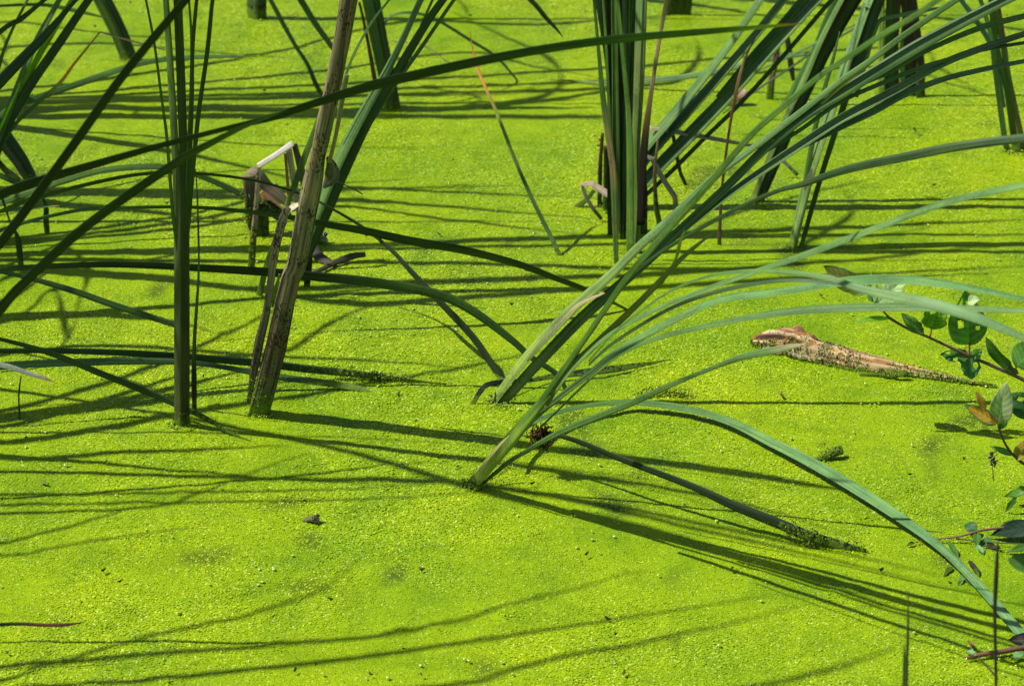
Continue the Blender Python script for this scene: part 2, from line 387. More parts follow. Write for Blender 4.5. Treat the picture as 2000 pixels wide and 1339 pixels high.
# bubbles and lumps that lift the duckweed and glint
bm = bmesh.new()
for _ in range(2200):
    y = random.uniform(4.0, 8.3); x = random.uniform(-1, 1) * (.2 * y + .15)
    if noise.noise(Vector((x * 2.5, y * 2.5, 21))) < random.uniform(-.25, .25): continue
    r = random.choice([.0009, .0012, .0015, .0019, .0026])
    r_ = bmesh.ops.create_icosphere(bm, subdivisions=2, radius=r)
    for v in r_['verts']: v.co = Vector((v.co.x * 1.2 + x, v.co.y * 1.2 + y, v.co.z * .45 + .0005))
me = bpy.data.meshes.new('bubbles'); bm.to_mesh(me); bm.free()
for p in me.polygons: p.use_smooth = True
bub = link('gas_bubbles', me, M_BUB); tag(bub, 'tiny glinting gas bubbles pushing up between the duckweed fronds', 'bubbles', kind='stuff')
# crumbs of dead plant on the duckweed
vs, fs = [], []
for _ in range(90):
    y = random.uniform(4.1, 8.2); x = random.uniform(-1, 1) * (.19 * y + .1); a = random.uniform(0, 3.14); Lc = random.uniform(.002, .007); wd = Lc * random.uniform(.15, .45)
    dx, dy = math.cos(a), math.sin(a); b0 = len(vs); z = .003
    for (u, v_) in ((-1, -.4), (1, -1), (1.1, .5), (-.8, 1)): vs.append((x + dx * u * Lc - dy * v_ * wd, y + dy * u * Lc + dx * v_ * wd, z + random.uniform(0, .004)))
    vs.append((x, y, z - .003)); fs += [(b0, b0 + 1, b0 + 2, b0 + 3), (b0 + 1, b0, b0 + 4), (b0 + 2, b0 + 1, b0 + 4), (b0 + 3, b0 + 2, b0 + 4), (b0, b0 + 3, b0 + 4)]
me = bpy.data.meshes.new('plant_crumbs'); me.from_pydata(vs, [], fs)
tag(link('plant_crumbs', me, simple('dark_crumb', (.06, .055, .02), .95, .05)), 'dark crumbs of dead plant scattered over the duckweed', 'debris', kind='stuff')

PL = 'green cattail plants standing in the pond'
BL = 'long cattail blades crossing the view'
DB = 'dry broken pieces of dead cattail'

def plant(label, at, cat='cattail', group=PL, name='cattail_plant'): return thing(name, label, cat, G(*at), group)
def lone(label, pts, wpx, cols, group=BL, name='cattail_leaf', cat='cattail leaf', **k): return blade(name, pts, wpx, cols, label=label, cat=cat, group=group, **k)

# ---- upright plant left of the dead stem
t = plant('upright dark green cattail with close straight blades, left of the brown dead stem', (355, 828)); R = ('k', 828, .10)
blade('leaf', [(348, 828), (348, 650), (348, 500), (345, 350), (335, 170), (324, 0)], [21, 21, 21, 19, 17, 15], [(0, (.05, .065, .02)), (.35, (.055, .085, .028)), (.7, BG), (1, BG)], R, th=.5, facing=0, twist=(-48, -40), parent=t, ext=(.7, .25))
blade('leaf', [(362, 828), (362, 600), (361, 400), (355, 200), (347, 0)], [21, 21, 20, 21, 21], [(0, (.035, .045, .016)), (.4, (.028, .05, .02)), (1, DG)], R, th=.5, facing=0, twist=(42, 35), parent=t, ext=(.8, .2))  # darker colour paints the side away from the sun, BG the lit side
blade('leaf', [(350, 500), (338, 420), (326, 270), (318, 210), (302, 90), (285, 0)], [8, 8, 7, 6, 6, 5], GR, R, facing=0, parent=t, ext=(.5, .3))
blade('leaf', [(364, 520), (370, 330), (375, 190), (376, 100), (384, 0)], [10, 10, 9, 9, 8], DG, R, facing=0, parent=t, ext=(.6, .3))
blade('leaf', [(368, 440), (377, 330), (388, 220), (405, 100), (415, 0)], [9, 10, 10, 10, 9], DG, R, facing=0, parent=t, ext=(.6, .35))
blade('leaf', [(362, 560), (366, 330), (372, 200), (374, 80), (369, 0)], [6, 7, 7, 6, 5], GR, R, facing=0, parent=t, ext=(.5, .2))
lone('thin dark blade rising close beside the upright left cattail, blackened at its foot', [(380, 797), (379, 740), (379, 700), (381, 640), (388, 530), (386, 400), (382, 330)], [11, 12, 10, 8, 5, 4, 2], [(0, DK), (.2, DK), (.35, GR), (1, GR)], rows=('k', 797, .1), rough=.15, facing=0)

# ---- brown dead stem
t = plant('tall dead brown cattail stem with peeling dry sheaths', (507, 805), name='dead_cattail', group='dead cattails'); R = ('k', 805, .133)
TB = (.15, .122, .075)
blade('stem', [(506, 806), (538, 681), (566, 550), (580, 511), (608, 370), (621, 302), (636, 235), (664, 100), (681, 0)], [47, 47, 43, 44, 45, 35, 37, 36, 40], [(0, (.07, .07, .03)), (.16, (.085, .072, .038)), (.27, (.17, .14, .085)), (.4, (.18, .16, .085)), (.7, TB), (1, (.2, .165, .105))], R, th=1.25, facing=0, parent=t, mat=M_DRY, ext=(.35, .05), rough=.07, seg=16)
blade('dry_sheath', [(485, 788), (504, 681), (522, 600), (534, 511), (549, 440), (562, 405)], [9, 21, 17, 17, 20, 14], [(0, (.08, .068, .036)), (.4, (.13, .11, .07)), (1, (.22, .19, .14))], R, th=.35, facing=0, twist=(-20, 0), parent=t, mat=M_DRY, rough=.1)
blade('dry_tip', [(556, 428), (565, 410), (576, 402), (588, 397)], [6, 11, 12, 3], PALE, R, th=.15, facing=.4, parent=t, mat=M_DRYC)
blade('dry_sheath', [(640, 306), (648, 326), (648, 345), (632, 366)], [8, 26, 32, 6], (.115, .11, .075), ('k', 795, .12), th=.5, facing=0, parent=t, mat=M_DRY, rough=.25)
blade('dry_sheath', [(622, 350), (600, 440), (598, 500)], [10, 18, 8], (.27, .25, .11), ('k', 795, .125), th=.4, facing=0, parent=t, mat=M_DRYC, rough=.1)
blade('dry_leaf', [(643, 318), (655, 268), (668, 205), (679, 146)], [9, 9, 8, 7], TAN, ('k', 800, .13), th=.3, facing=0, parent=t, mat=M_DRYC)
blade('dry_stalk', [(658, 355), (685, 366), (708, 379)], [2.5, 2.5, 3], DK, ('k', 800, .13), th=.9, parent=t, mat=M_DRYC)
blade('inner_leaf', [(532, 600), (538, 570), (546, 535)], [5, 11, 4], LIME, ('k', 800, .14), th=.2, facing=0, parent=t)
blade('split_strip', [(655, 205), (664, 140), (672, 60), (680, 0)], [4, 9, 10, 8], (.09, .07, .05), ('k', 812, .14), th=.3, facing=0, parent=t, mat=M_DRY, ext=(.3, 0))
weed_on(t, [(494, 800), (512, 740), (530, 690)], 46, 260, hang=0, rows=810, size=.0022)
lone('green to yellow blade rising between the broken stump and the dead stem', [(507, 575), (523, 511), (541, 459), (562, 396), (580, 349), (599, 297), (616, 250), (636, 190)], [15, 13, 12, 12, 16, 15, 11, 5], [(0, (.03, .06, .015)), (.12, (.08, .14, .03)), (.3, (.2, .26, .03)), (.45, (.22, .27, .05)), (.6, GR), (1, GR)], rows=('k', 575, .06), facing=.1, mat=M_THIN, twist=(-30, -40))

# ---- leaning green plant behind the dead stem
t = plant('green cattail leaning right out of the water behind the dead brown stem', (553, 576)); R = ('s', 553, 576, -.03)
blade('leaf', [(546, 576), (608, 440), (652, 335), (700, 238), (750, 150), (790, 70), (822, 0)], [24, 26, 26, 24, 19, 15, 14], BG, R, th=.6, facing=.1, twist=(-35, -20), parent=t, ext=(.7, .3))
blade('leaf', [(562, 576), (626, 440), (672, 335), (718, 238), (770, 150), (830, 50), (865, 0)], [22, 24, 24, 23, 21, 18, 17], DG, R, th=.7, facing=0, twist=(20, 10), parent=t, ext=(.7, .3))  # dark green paints the stem's shaded side beside the lit blade
blade('leaf', [(690, 290), (745, 195), (800, 100), (845, 0)], [6, 7, 6, 6], GR, R, parent=t, ext=(.5, .3))
blade('leaf', [(700, 280), (765, 175), (825, 90), (887, 0)], [7, 10, 9, 8], GR, R, parent=t, ext=(.6, .35))
blade('leaf', [(655, 260), (676, 145), (716, 60), (760, 0)], [5, 6, 6, 5], LG, R, parent=t, ext=(.4, .3))

# ---- far plants along the top
for lab, b, a in (('stout far cattail stem just right of the dead stem top, brown leaf at its foot', (765, 208), [(0, 0), (-10, -58), (-25, -128), (-41, -208)]),
                  ('stout far cattail stem leaning left near the upper left, tan leaf lying against it', (252, 115), [(0, 0), (-11, -28), (-22, -55), (-52, -115)]),
                  ('short far stump of a green cattail at the top edge, left of centre', (502, 35), [(0, 0), (-1, -12), (-1, -24), (-1, -40)])):
    t = plant(lab, b); wd = 23 if b[0] != 502 else 28
    for k, (dx, c, tw) in enumerate(((-7, BG, -48), (7, DG, 20), (0, GR, -20))):  # left blade coloured as sunlit, right one as shaded
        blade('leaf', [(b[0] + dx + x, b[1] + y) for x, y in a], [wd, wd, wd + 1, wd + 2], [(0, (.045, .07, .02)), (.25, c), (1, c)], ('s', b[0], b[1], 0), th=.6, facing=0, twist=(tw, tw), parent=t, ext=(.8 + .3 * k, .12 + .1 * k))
    if b[0] == 765: blade('dry_leaf', [(733, 160), (722, 100), (712, 50), (702, 5)], [11, 9, 7, 6], BRN, 205, th=.4, parent=t, mat=M_MOSS, rough=.2)

# ---- left edge plants
t = plant('short cattail leaning out past the left edge, reddish scar on its stem', (62, 356))
blade('leaf', [(58, 356), (33, 316), (2, 276), (-45, 210)], [18, 20, 22, 22], (.1, .11, .06), ('s', 62, 356, 0), th=.5, facing=0, twist=(-20, -20), parent=t, ext=(.6, .2))
blade('leaf', [(68, 352), (45, 308), (15, 265), (-30, 200)], [16, 18, 20, 20], DG, ('s', 62, 356, 0), th=.5, facing=0, twist=(20, 20), parent=t, ext=(.8, .2))
lone('black mossy stub of a dead blade at the left edge', [(40, 356), (24, 344), (8, 330), (-20, 296)], [13, 17, 14, 12], DK, rows=358, mat=M_MOSS, rough=.3, group=DB, name='reed_stub', cat='reed stub')
lone('broad dark blade tip hanging straight down into the duckweed by the left edge', [(92, 452), (90, 430), (90, 405), (83, 386), (66, 368), (40, 350)], [12, 13, 11, 5, 4, 3], DG, rows=('k', 452, .02), facing=0)
lone('narrow bent blade tip dipping in the water under the blurred crossing leaves at left', [(41, 522), (37, 480), (32, 457), (22, 440), (6, 392), (-10, 350)], [13, 14, 9, 4, 6, 5], DG, rows=('k', 522, .02), facing=0)

t = plant('fan of green blades rising from beyond the left edge to the top left corner', (-60, 430)); R = 430
blade('leaf', [(-60, 430), (-30, 250), (0, 124), (20, 67), (54, 0)], [14, 12, 8, 7, 6], GR, R, parent=t, ext=(.4, .3))
blade('leaf', [(-62, 430), (-32, 345), (0, 262), (20, 208), (67, 91), (116, 0)], [20, 18, 15, 15, 15, 12], BG, R, facing=.1, twist=(-20, -20), parent=t, ext=(.6, .3))
blade('leaf', [(-56, 430), (-10, 290), (37, 181), (94, 77), (141, 0)], [16, 16, 15, 15, 13], LIME, R, th=.12, facing=-.2, twist=(35, 35), parent=t, mat=M_THIN, ext=(.5, .3))
blade('leaf', [(-54, 430), (4, 268), (54, 175), (114, 87), (173, 0)], [24, 22, 21, 20, 17], DG, R, facing=0, parent=t, ext=(.7, .3))
blade('leaf', [(-60, 430, 430), (-20, 268, 400), (0, 228, 390), (45, 201, 370), (150, 165, 345), (249, 131, 335), (322, 116, 330), (403, 111, 330), (500, 111, 330)], [13, 13, 13, 14, 15, 13, 12, 10, 1], GR, facing=.2, parent=t)
blade('leaf', [(-60, 430), (0, 290), (30, 243), (60, 213), (116, 163), (145, 125), (195, 63)], [10, 9, 9, 9, 8, 6, 3], [(0, GR), (.66, GR), (.72, YG), (.78, (.6, .22, .03)), (.97, (.45, .15, .03)), (1, DK)], R, parent=t)
blade('dry_tip', [(195, 63), (255, 80), (322, 98)], [3, 4, 2.5], [(0, (.5, .3, .15)), (.6, (.55, .3, .18)), (1, (.5, .36, .2))], R, parent=t, mat=M_DRYC)
lone('blurred dark blade cutting the top left corner from the left edge', [(-300, 420, 430), (-150, 190, 430), (0, 62, 430), (40, 38, 430), (87, 0, 430)], [16, 14, 12, 12, 9], DG, ext=(.3, .3), facing=-.2)
lone('thick near blade, very dark and out of focus, at the upper left edge', [(-420, 1000, 1000), (-250, 480, 960), (-60, 225, 930), (0, 160, 920), (60, 98, 910), (90, 67, 905), (135, 15, 900)], [26, 26, 26, 25, 22, 18, 10], (.02, .045, .022), facing=-.3, ext=(.15, .2))
lone('short green leaf tip poking in at the top left corner', [(-200, 70, 200), (-60, 18, 185), (0, 12, 180), (84, 10, 175), (151, 22, 172), (222, 39, 170)], [9, 7, 6, 8, 9, 1], GR, facing=.2)

# ---- near blurred blades arching over from the left, shaded faces painted near black
lone('near dark blade running steeply from the left edge up to the top', [(-400, 1430, 1430), (-250, 880), (-90, 590), (20, 450), (134, 296), (242, 145), (363, 0)], [24, 24, 23, 23, 22, 21, 18], (.014, .028, .011), mat=M_SHADED, rows=1430, twist=(48, 44), facing=0, ext=(.35, .3))
lone('longest near blade, arching from the left edge across to the right cluster', [(-480, 1410, 1410), (-330, 700), (-120, 436), (0, 380), (77, 353), (202, 316), (322, 282), (450, 249), (530, 230), (620, 200), (735, 165), (900, 127), (1050, 98), (1200, 77), (1400, 60), (1500, 52), (1568, 46)], [24, 24, 22, 22, 22, 18, 14, 12, 16, 19, 23, 22, 20, 19, 14, 8, 2], [(0, (.014, .028, .011)), (.75, (.016, .034, .012)), (.88, (.03, .07, .018)), (.95, GR), (.98, YG), (1, ORG)], mat=M_SHADED, rows=1410, twist=(50, 40), facing=0)
lone('near dark blade sloping up from the left edge to meet the longest arching blade', [(-380, 1450, 1450), (-130, 790), (0, 605), (60, 540), (170, 440), (340, 320), (420, 275), (480, 246), (560, 215)], [24, 24, 24, 23, 23, 20, 15, 10, 2], [(0, (.014, .028, .011)), (.85, (.016, .034, .012)), (1, GR)], mat=M_SHADED, rows=1450, twist=(48, 38), facing=0)

# ---- blades coming in from the left, mid height
lone('gently arching blade running from the left edge behind the dead stem to mid frame', [(1222, 603, 603), (1150, 568, 610), (1090, 545, 615), (1010, 515, 620), (900, 487, 628), (800, 470, 632), (714, 451, 636), (625, 436, 640), (552, 422, 642), (390, 405, 650), (210, 407, 665), (130, 415, 680), (0, 450, 700), (-150, 520, 720), (-300, 640, 740), (-330, 745, 745)], [6, 12, 14, 17, 19, 20, 18, 15, 12, 8, 8, 8, 9, 14, 20, 22], [(0, DK), (.05, DG), (.4, (.022, .05, .014)), (.6, GR), (.75, BG), (1, BG)], facing=[-.1, 0, .6], twist=(-50, -10))  # dark middle stretch paints the shade on its downturned face
lone('slim drooping blade that crosses the stump and dives into the water at mid frame', [(976, 735, 735), (925, 660, 712), (860, 590, 690), (800, 527, 665), (766, 490, 645), (708, 443, 620), (627, 396, 600), (588, 379, 590), (500, 353, 580), (390, 339, 575), (286, 339, 580), (188, 356, 590), (84, 383, 600), (0, 413, 610), (-100, 460, 620)], [16, 17, 16, 14, 11, 8, 6, 5, 6, 7, 8, 9, 9, 9, 4], [(0, (.012, .026, .010)), (.5, (.014, .032, .011)), (1, GR)], mat=M_SHADED, facing=-.1, twist=(-55, -20))  # near-black colour paints the face turned from the sun
lone('flat green blade bending down behind the broken stump', [(-60, 420, 480), (60, 375, 475), (130, 352, 470), (200, 333, 465), (290, 325, 462), (340, 330, 460), (400, 347, 455), (497, 391, 450), (534, 418, 447)], [12, 13, 14, 14, 14, 13, 13, 14, 8], GR, facing=.15)
lone('small green blade lying across the left edge below the short leaning cattail', [(-60, 318, 400), (0, 343, 398), (45, 362, 396), (90, 378, 394)], [10, 12, 12, 3], GR, facing=.2)
lone('bright green leaf tip with an orange point at the left edge', [(-100, 425, 480), (0, 413, 478), (60, 405, 476), (118, 402, 475)], [7, 8, 9, 1], [(0, LG), (.93, LG), (1, ORG)], facing=.3)
lone('long blade curving from the left edge over two stems down to the front fan', [(1105, 760, 760), (1089, 731, 760), (1037, 697, 758), (1000, 664, 756), (925, 608, 754), (850, 573, 752), (720, 550, 750), (620, 540, 750), (480, 528, 755), (250, 517, 765), (90, 520, 780), (0, 530, 790), (-150, 570, 810), (-330, 720, 825), (-350, 830, 830)], [10, 11, 14, 16, 20, 22, 22, 21, 19, 14, 12, 12, 14, 18, 20], [(0, (.05, .11, .035)), (.2, GR), (.35, (.018, .036, .013)), (.6, (.018, .036, .013)), (.75, GR), (1, BG)], facing=[.2, -.1, .55], twist=(-25, -25))  # middle darkened in colour where it twists out of the sun
lone('flat mid green blade sloping down from the left edge to the upright cattail', [(352, 641, 690), (338, 633, 690), (224, 596, 692), (131, 564, 695), (19, 534, 700), (-100, 520, 705), (-260, 600, 712), (-300, 716, 716)], [8, 13, 15, 14, 10, 10, 12, 14], (.05, .11, .025), facing=-.1)
t0 = lone('upper of two low blades from the left edge, its far end lying in clumped duckweed', [(836, 746, 746), (760, 738, 742), (700, 730, 740), (600, 720, 740), (500, 708, 744), (340, 695, 760), (200, 687, 775), (0, 685, 790), (-150, 700, 800), (-300, 806, 806)], [4, 12, 16, 18, 18, 17, 14, 12, 14, 16], DG, facing=.1, twist=(-30, -20), th=.5, mat=M_LEAF)
weed_on(t0, [(655, 722, 736), (740, 737, 741), (800, 742, 744)], 24, 420, hang=.4); weed_on(t0, [(690, 735, 738), (725, 742, 742)], 26, 90, hang=.8)
lone('lower of two low blades from the left edge, touching the water past the dead stem', [(724, 764, 764), (700, 758, 761), (640, 748, 757), (540, 735, 757), (420, 714, 760), (340, 706, 765), (200, 706, 780), (0, 715, 800), (-150, 740, 815), (-290, 832, 832)], [4, 13, 15, 15, 11, 14, 17, 17, 18, 18], [(0, GR), (.3, DG), (.5, BG), (1, BG)], facing=.2, th=.4)
t0 = lone('straight blade sloping down from the left edge to the foot of the upright cattail', [(470, 853, 853), (440, 840, 845), (400, 815, 832), (300, 770, 815), (200, 730, 812), (100, 690, 815), (0, 662, 820), (-120, 640, 830), (-300, 720, 840), (-340, 846, 846)], [3, 8, 12, 15, 15, 13, 9, 9, 12, 14], DG, facing=0, twist=(-40, -20))
weed_on(t0, [(465, 850), (410, 822, 836)], 9, 60, hang=.2, size=.002)
lone('blurred pale leaf tip with a red point at the left edge', [(-400, 1260, 1260), (-280, 860, 1250), (-100, 705, 1250), (0, 712, 1250), (50, 727, 1250), (85, 738, 1250), (106, 746, 1250)], [14, 14, 13, 12, 11, 8, 1], [(0, DG), (.8, GR), (.92, (.2, .24, .17)), (.975, (.26, .25, .17)), (1, (.42, .14, .07))], facing=.4)
lone('thin dark twig standing alone in the duckweed by the left edge', [(38, 818), (37, 790), (37, 765), (41, 733)], [5, 4, 4, 1.5], DK, rows=('k', 818, .05), rough=.5, th=.9, mat=M_MOSS, group=DB, name='twig', cat='twig')
lone('low brown blade tip poking in at the bottom left edge', [(-380, 1335, 1335), (-200, 1245, 1320), (0, 1219, 1300), (90, 1220, 1295), (130, 1219, 1293), (166, 1214, 1290)], [12, 10, 8, 8, 7, 1], [(0, DG), (.75, DG), (.88, (.15, .06, .04)), (1, (.12, .06, .04))], facing=-.2)

# ---- back centre
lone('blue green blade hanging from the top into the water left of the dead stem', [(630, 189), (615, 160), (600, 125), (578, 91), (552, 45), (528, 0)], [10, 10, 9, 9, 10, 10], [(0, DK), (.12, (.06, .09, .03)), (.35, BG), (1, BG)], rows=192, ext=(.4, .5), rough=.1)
lone('dark green blade hanging behind the top of the dead stem', [(664, 118), (640, 80), (618, 50), (587, 0)], [6, 12, 13, 14], GR, rows=230, ext=(.5, .3))
lone('thin pale blade arching over the duckweed right of the dead stem, tip in the water', [(1007, 153, 153), (970, 112, 160), (920, 80, 170), (850, 38, 180), (800, 25, 190), (760, 36, 196), (740, 80, 200), (748, 190, 204)], [4, 7, 7, 7, 7, 6, 6, 6], BG, facing=.4)
lone('fine tan dead blade near the top, right of the stout far stem', [(880, 126, 160), (850, 103, 160), (820, 87, 160), (760, 80, 165)], [2, 2.5, 3, 2.5], TAN, mat=M_DRYC)
lone('dark leaf tip hanging from the top edge right of centre', [(1101, 75, 200), (1085, 55, 200), (1068, 37, 200), (1050, 15, 200), (1036, 0, 200)], [1, 7, 10, 11, 11], DG, ext=(.5, .3))
lone('single slender leaning blade with an orange tip, standing alone in the open duckweed', [(1092, 496, 496), (1075, 460, 491), (1040, 390, 483), (1005, 310, 470), (970, 220, 453), (935, 140, 440), (922, 90, 432), (918, 60, 430)], [10, 10, 9, 8, 7, 6, 3, 1], [(0, (.06, .09, .03)), (.12, BG), (.5, GR), (.65, YG), (.78, (.5, .25, .08)), (1, ORG)], facing=0)

# ---- centre right clump
t = plant('upright cattail with bright front blades and a tan dead leaf, centre of the right clump', (1236, 488)); R = 488
blade('leaf', [(1196, 450), (1195, 300), (1196, 150), (1190, 0)], [22, 23, 24, 22], (.03, .045, .02), 455, th=.5, facing=0, twist=(15, 15), parent=t, ext=(.9, .15), mat=M_MOSS)
blade('leaf', [(1215, 450), (1214, 300), (1213, 150), (1209, 0)], [22, 22, 20, 16], (.04, .065, .025), 458, th=.5, facing=0, parent=t, ext=(.8, .2))
blade('leaf', [(1226, 450), (1224, 300), (1222, 150), (1220, 0)], [10, 10, 9, 9], (.05, .09, .03), 462, th=.4, facing=0, parent=t, ext=(.6, .2))
blade('leaf', [(1197, 300), (1191, 150), (1180, 60), (1168, 0)], [10, 16, 18, 16], (.06, .10, .05), 450, facing=0, parent=t, ext=(.6, .3))
blade('leaf', [(1242, 489), (1244, 400), (1242, 300), (1246, 200), (1250, 100), (1253, 0)], [18, 18, 19, 23, 26, 26], [(0, (.11, .2, .03)), (.3, (.11, .15, .05)), (.45, (.10, .2, .06)), (1, BG)], R, th=.5, facing=0, twist=(-45, -45), parent=t, ext=(.9, .15))  # this and the next blade brightened in colour to look sunlit
blade('leaf', [(1231, 491), (1231, 400), (1231, 300), (1227, 210), (1215, 90), (1206, 0)], [18, 17, 16, 12, 10, 8], [(0, (.12, .22, .03)), (.3, (.09, .18, .035)), (1, GR)], 491, th=.4, facing=.05, twist=(-25, -25), parent=t, ext=(.6, .25))
blade('leaf', [(1204, 512), (1201, 440), (1197, 330), (1180, 209), (1169, 97), (1160, 0)], [11, 12, 14, 13, 8, 6], [(0, (.08, .15, .025)), (.17, (.10, .15, .04)), (.23, (.28, .19, .09)), (.3, (.2, .2, .07)), (.36, GR), (1, BG)], 512, th=.25, facing=.05, twist=(-20, -20), parent=t, ext=(.5, .2))
blade('dry_leaf', [(1250, 440), (1254, 350), (1261, 260), (1272, 180), (1285, 95), (1302, 0)], [16, 18, 16, 10, 9, 9], [(0, (.02, .015, .01)), (.2, (.03, .022, .014)), (.27, (.12, .08, .04)), (.38, (.24, .17, .08)), (.5, (.3, .23, .11)), (1, (.33, .27, .14))], 505, th=.4, facing=0, twist=(-15, -15), parent=t, mat=M_DRYC, ext=(.4, .1))
blade('old_sheath', [(1247, 446), (1248, 385), (1252, 322)], [40, 38, 22], (.022, .017, .011), 452, th=.7, facing=0, parent=t, mat=M_MOSS, rough=.15, seg=14)
lone('rust brown mossy reed stub, leftmost of the stubs at the foot of the right clump', [(1171, 402), (1172, 330), (1177, 260)], [10, 10, 7], (.09, .05, .025), rows=402, th=.7, rough=.25, mat=M_MOSS, group=DB, name='reed_stub', cat='reed stub')
lone('green mossy reed stub close beside the rust brown stub', [(1185, 408), (1184, 345), (1182, 285)], [15, 13, 10], (.05, .07, .02), rows=408, th=.7, rough=.3, mat=M_MOSS, group=DB, name='reed_stub', cat='reed stub')
lone('pale folded dry leaf bent like a hook at the foot of the right clump', [(1221, 399), (1185, 378), (1156, 359), (1136, 361), (1146, 388), (1160, 410), (1175, 428)], [16, 16, 13, 8, 9, 9, 8], [(0, (.6, .46, .32)), (.35, (.58, .47, .34)), (.5, (.25, .2, .13)), (.6, (.6, .55, .44)), (.8, (.5, .43, .32)), (1, (.15, .08, .04))], rows=428, kink=True, th=.25, mat=M_DRYC, group=DB, name='dry_leaf', cat='dead leaf', facing=.6)
lone('grey dry leaf bent over to the right at the foot of the right clump', [(1260, 303), (1274, 311), (1287, 336), (1303, 362), (1318, 384), (1321, 411)], [7, 11, 12, 12, 12, 11], [(0, (.30, .285, .2)), (.85, (.24, .225, .15)), (1, (.09, .1, .03))], rows=413, kink=True, th=.2, mat=M_DRYC, group=DB, name='dry_leaf', cat='dead leaf', facing=.2)
lone('tan topped mossy reed leg under the grey bent leaf', [(1288, 438), (1281, 400), (1279, 340), (1282, 300), (1286, 268)], [13, 11, 8, 6, 5], [(0, DK), (.4, (.07, .06, .03)), (.7, (.2, .16, .08)), (1, TAN)], rows=438, rough=.2, mat=M_DRY, group=DB, name='reed_stub', cat='reed stub', facing=0)
lone('slim mossy stalk leaning left behind the right clump, tip resting on the water', [(1337, 356), (1328, 335), (1322, 305), (1315, 270), (1309, 240)], [8, 9, 9, 8, 8], DK, rows=358, rough=.35, mat=M_MOSS, group=DB, name='reed_stub', cat='reed stub')
lone('straight tan dry stick caught level across the leaning stems', [(1266, 249, 402), (1339, 261, 402), (1420, 276, 402), (1470, 285, 402)], [8, 11, 9, 7], (.36, .29, .18), th=.4, mat=M_DRYC, group=DB, name='dry_leaf', cat='dead leaf')
lone('short grey stick beyond the leaning fan, right of the level tan stick', [(1506, 295, 345), (1530, 315, 346), (1558, 342, 347)], [9, 8, 8], GREY, th=.4, mat=M_DRYC, group=DB, name='dry_leaf', cat='dead leaf')
lone('tiny cut green stub leaning left at the foot of the hooked dry leaf', [(1132, 401), (1145, 390), (1160, 372)], [14, 10, 9], (.05, .09, .02), rows=402, th=.6, mat=M_MOSS, group=DB, name='reed_stub', cat='reed stub')

t = [o for o in COL.objects if o.get('label', '').startswith('upright cattail with bright front')][0]
for bx, tx, wd, e in ((1205, 1200, 18, 1.1), (1212, 1232, 16, 1.0), (1220, 1225, 18, 1.2), (1226, 1243, 14, .9), (1200, 1178, 9, 1.3), (1224, 1236, 12, 1.3)):
    blade('leaf', [(bx, 462), (bx + (tx - bx) * .3, 300), (bx + (tx - bx) * .6, 150), (tx, 0)], [wd, wd, wd - 2, wd - 3], [(0, (.03, .045, .015)), (.25, GR), (1, BG)], ('s', 1220, 462, -.01), th=.5, facing=.05, twist=(-40, -40), parent=t, ext=(e, random.uniform(.1, .6)))
# ---- two stems leaning far right
t = plant('pair of thick green stems leaning far right from behind the upright clump', (1205, 402)); R = 402
for pts, wd, c, tw, e in (  # wide blades coloured as lit faces, narrow dark ones as shaded edges
    ([(1180, 397), (1258, 290), (1308, 232), (1385, 138), (1436, 72), (1484, 0)], [18, 24, 24, 20, 17, 18], BG, -45, .6),
    ([(1190, 402), (1272, 297), (1328, 235), (1400, 155), (1470, 75), (1530, 0)], [20, 24, 24, 22, 20, 18], BG, -45, .7),
    ([(1200, 404), (1288, 312), (1347, 250), (1424, 172), (1494, 92), (1572, 6)], [8, 8, 8, 9, 10, 10], GR, 10, .7),
    ([(1218, 402), (1290, 322), (1350, 262), (1420, 190), (1485, 118), (1550, 48), (1600, -5)], [26, 30, 30, 28, 27, 24, 22], BG, -45, .7),
    ([(1232, 408), (1308, 338), (1374, 272), (1444, 204), (1514, 128), (1576, 56), (1630, -6)], [9, 10, 10, 10, 10, 10, 10], DG, 15, .8),
    ([(1400, 190), (1470, 110), (1530, 45), (1580, -15)], [8, 16, 18, 18], GR, -30, .6)):
    blade('leaf', pts, wd, c, R, th=.45, facing=.1, twist=(tw, tw), parent=t, ext=(e, .25))
lone('thin rust brown dead stalk standing upright before the leaning fan', [(1405, 473), (1407, 420), (1412, 350), (1425, 250), (1440, 170), (1456, 112), (1486, 55)], [9, 7, 6, 6, 8, 5, 2], [(0, (.2, .12, .08)), (.4, (.16, .08, .04)), (.7, (.2, .1, .04)), (.82, (.42, .24, .11)), (.9, DK), (1, DK)], rows=474, mat=M_DRYC, group=DB, name='dry_leaf', cat='dead leaf', facing=0)

t = plant('dark brown green cattail leaning right, left of the pale banded stem', (1478, 392)); R = ('s', 1478, 392, -.012)
for dx, wd, c, tw, mt in ((-7, 13, [(0, (.06, .08, .02)), (.3, BG), (1, BG)], -50, M_LEAF), (1, 17, [(0, (.06, .05, .025)), (1, (.05, .04, .02))], 10, M_DRYC), (9, 15, DG, 30, M_LEAF), (15, 10, [(0, DK), (.5, DG), (1, BG)], -30, M_LEAF)):
    blade('leaf', [(1476 + dx * .8, 392), (1504 + dx, 322), (1540 + dx, 236), (1580 + dx, 150), (1612 + dx * 1.3, 80), (1655 + dx * 1.6, 0)], [wd, wd, wd + 1, wd + 2, wd + 1, wd], c, R, th=.5, facing=0, twist=(tw, tw), parent=t, ext=(.8, .25), mat=mt)
t = plant('yellow green cattail blades far back, left of the dark leaning cattail', (1541, 203)); R = 203
blade('leaf', [(1535, 203), (1560, 155), (1590, 100), (1612, 45), (1630, 0)], [14, 14, 15, 15, 14], LG, R, facing=0, parent=t, ext=(.7, .2))
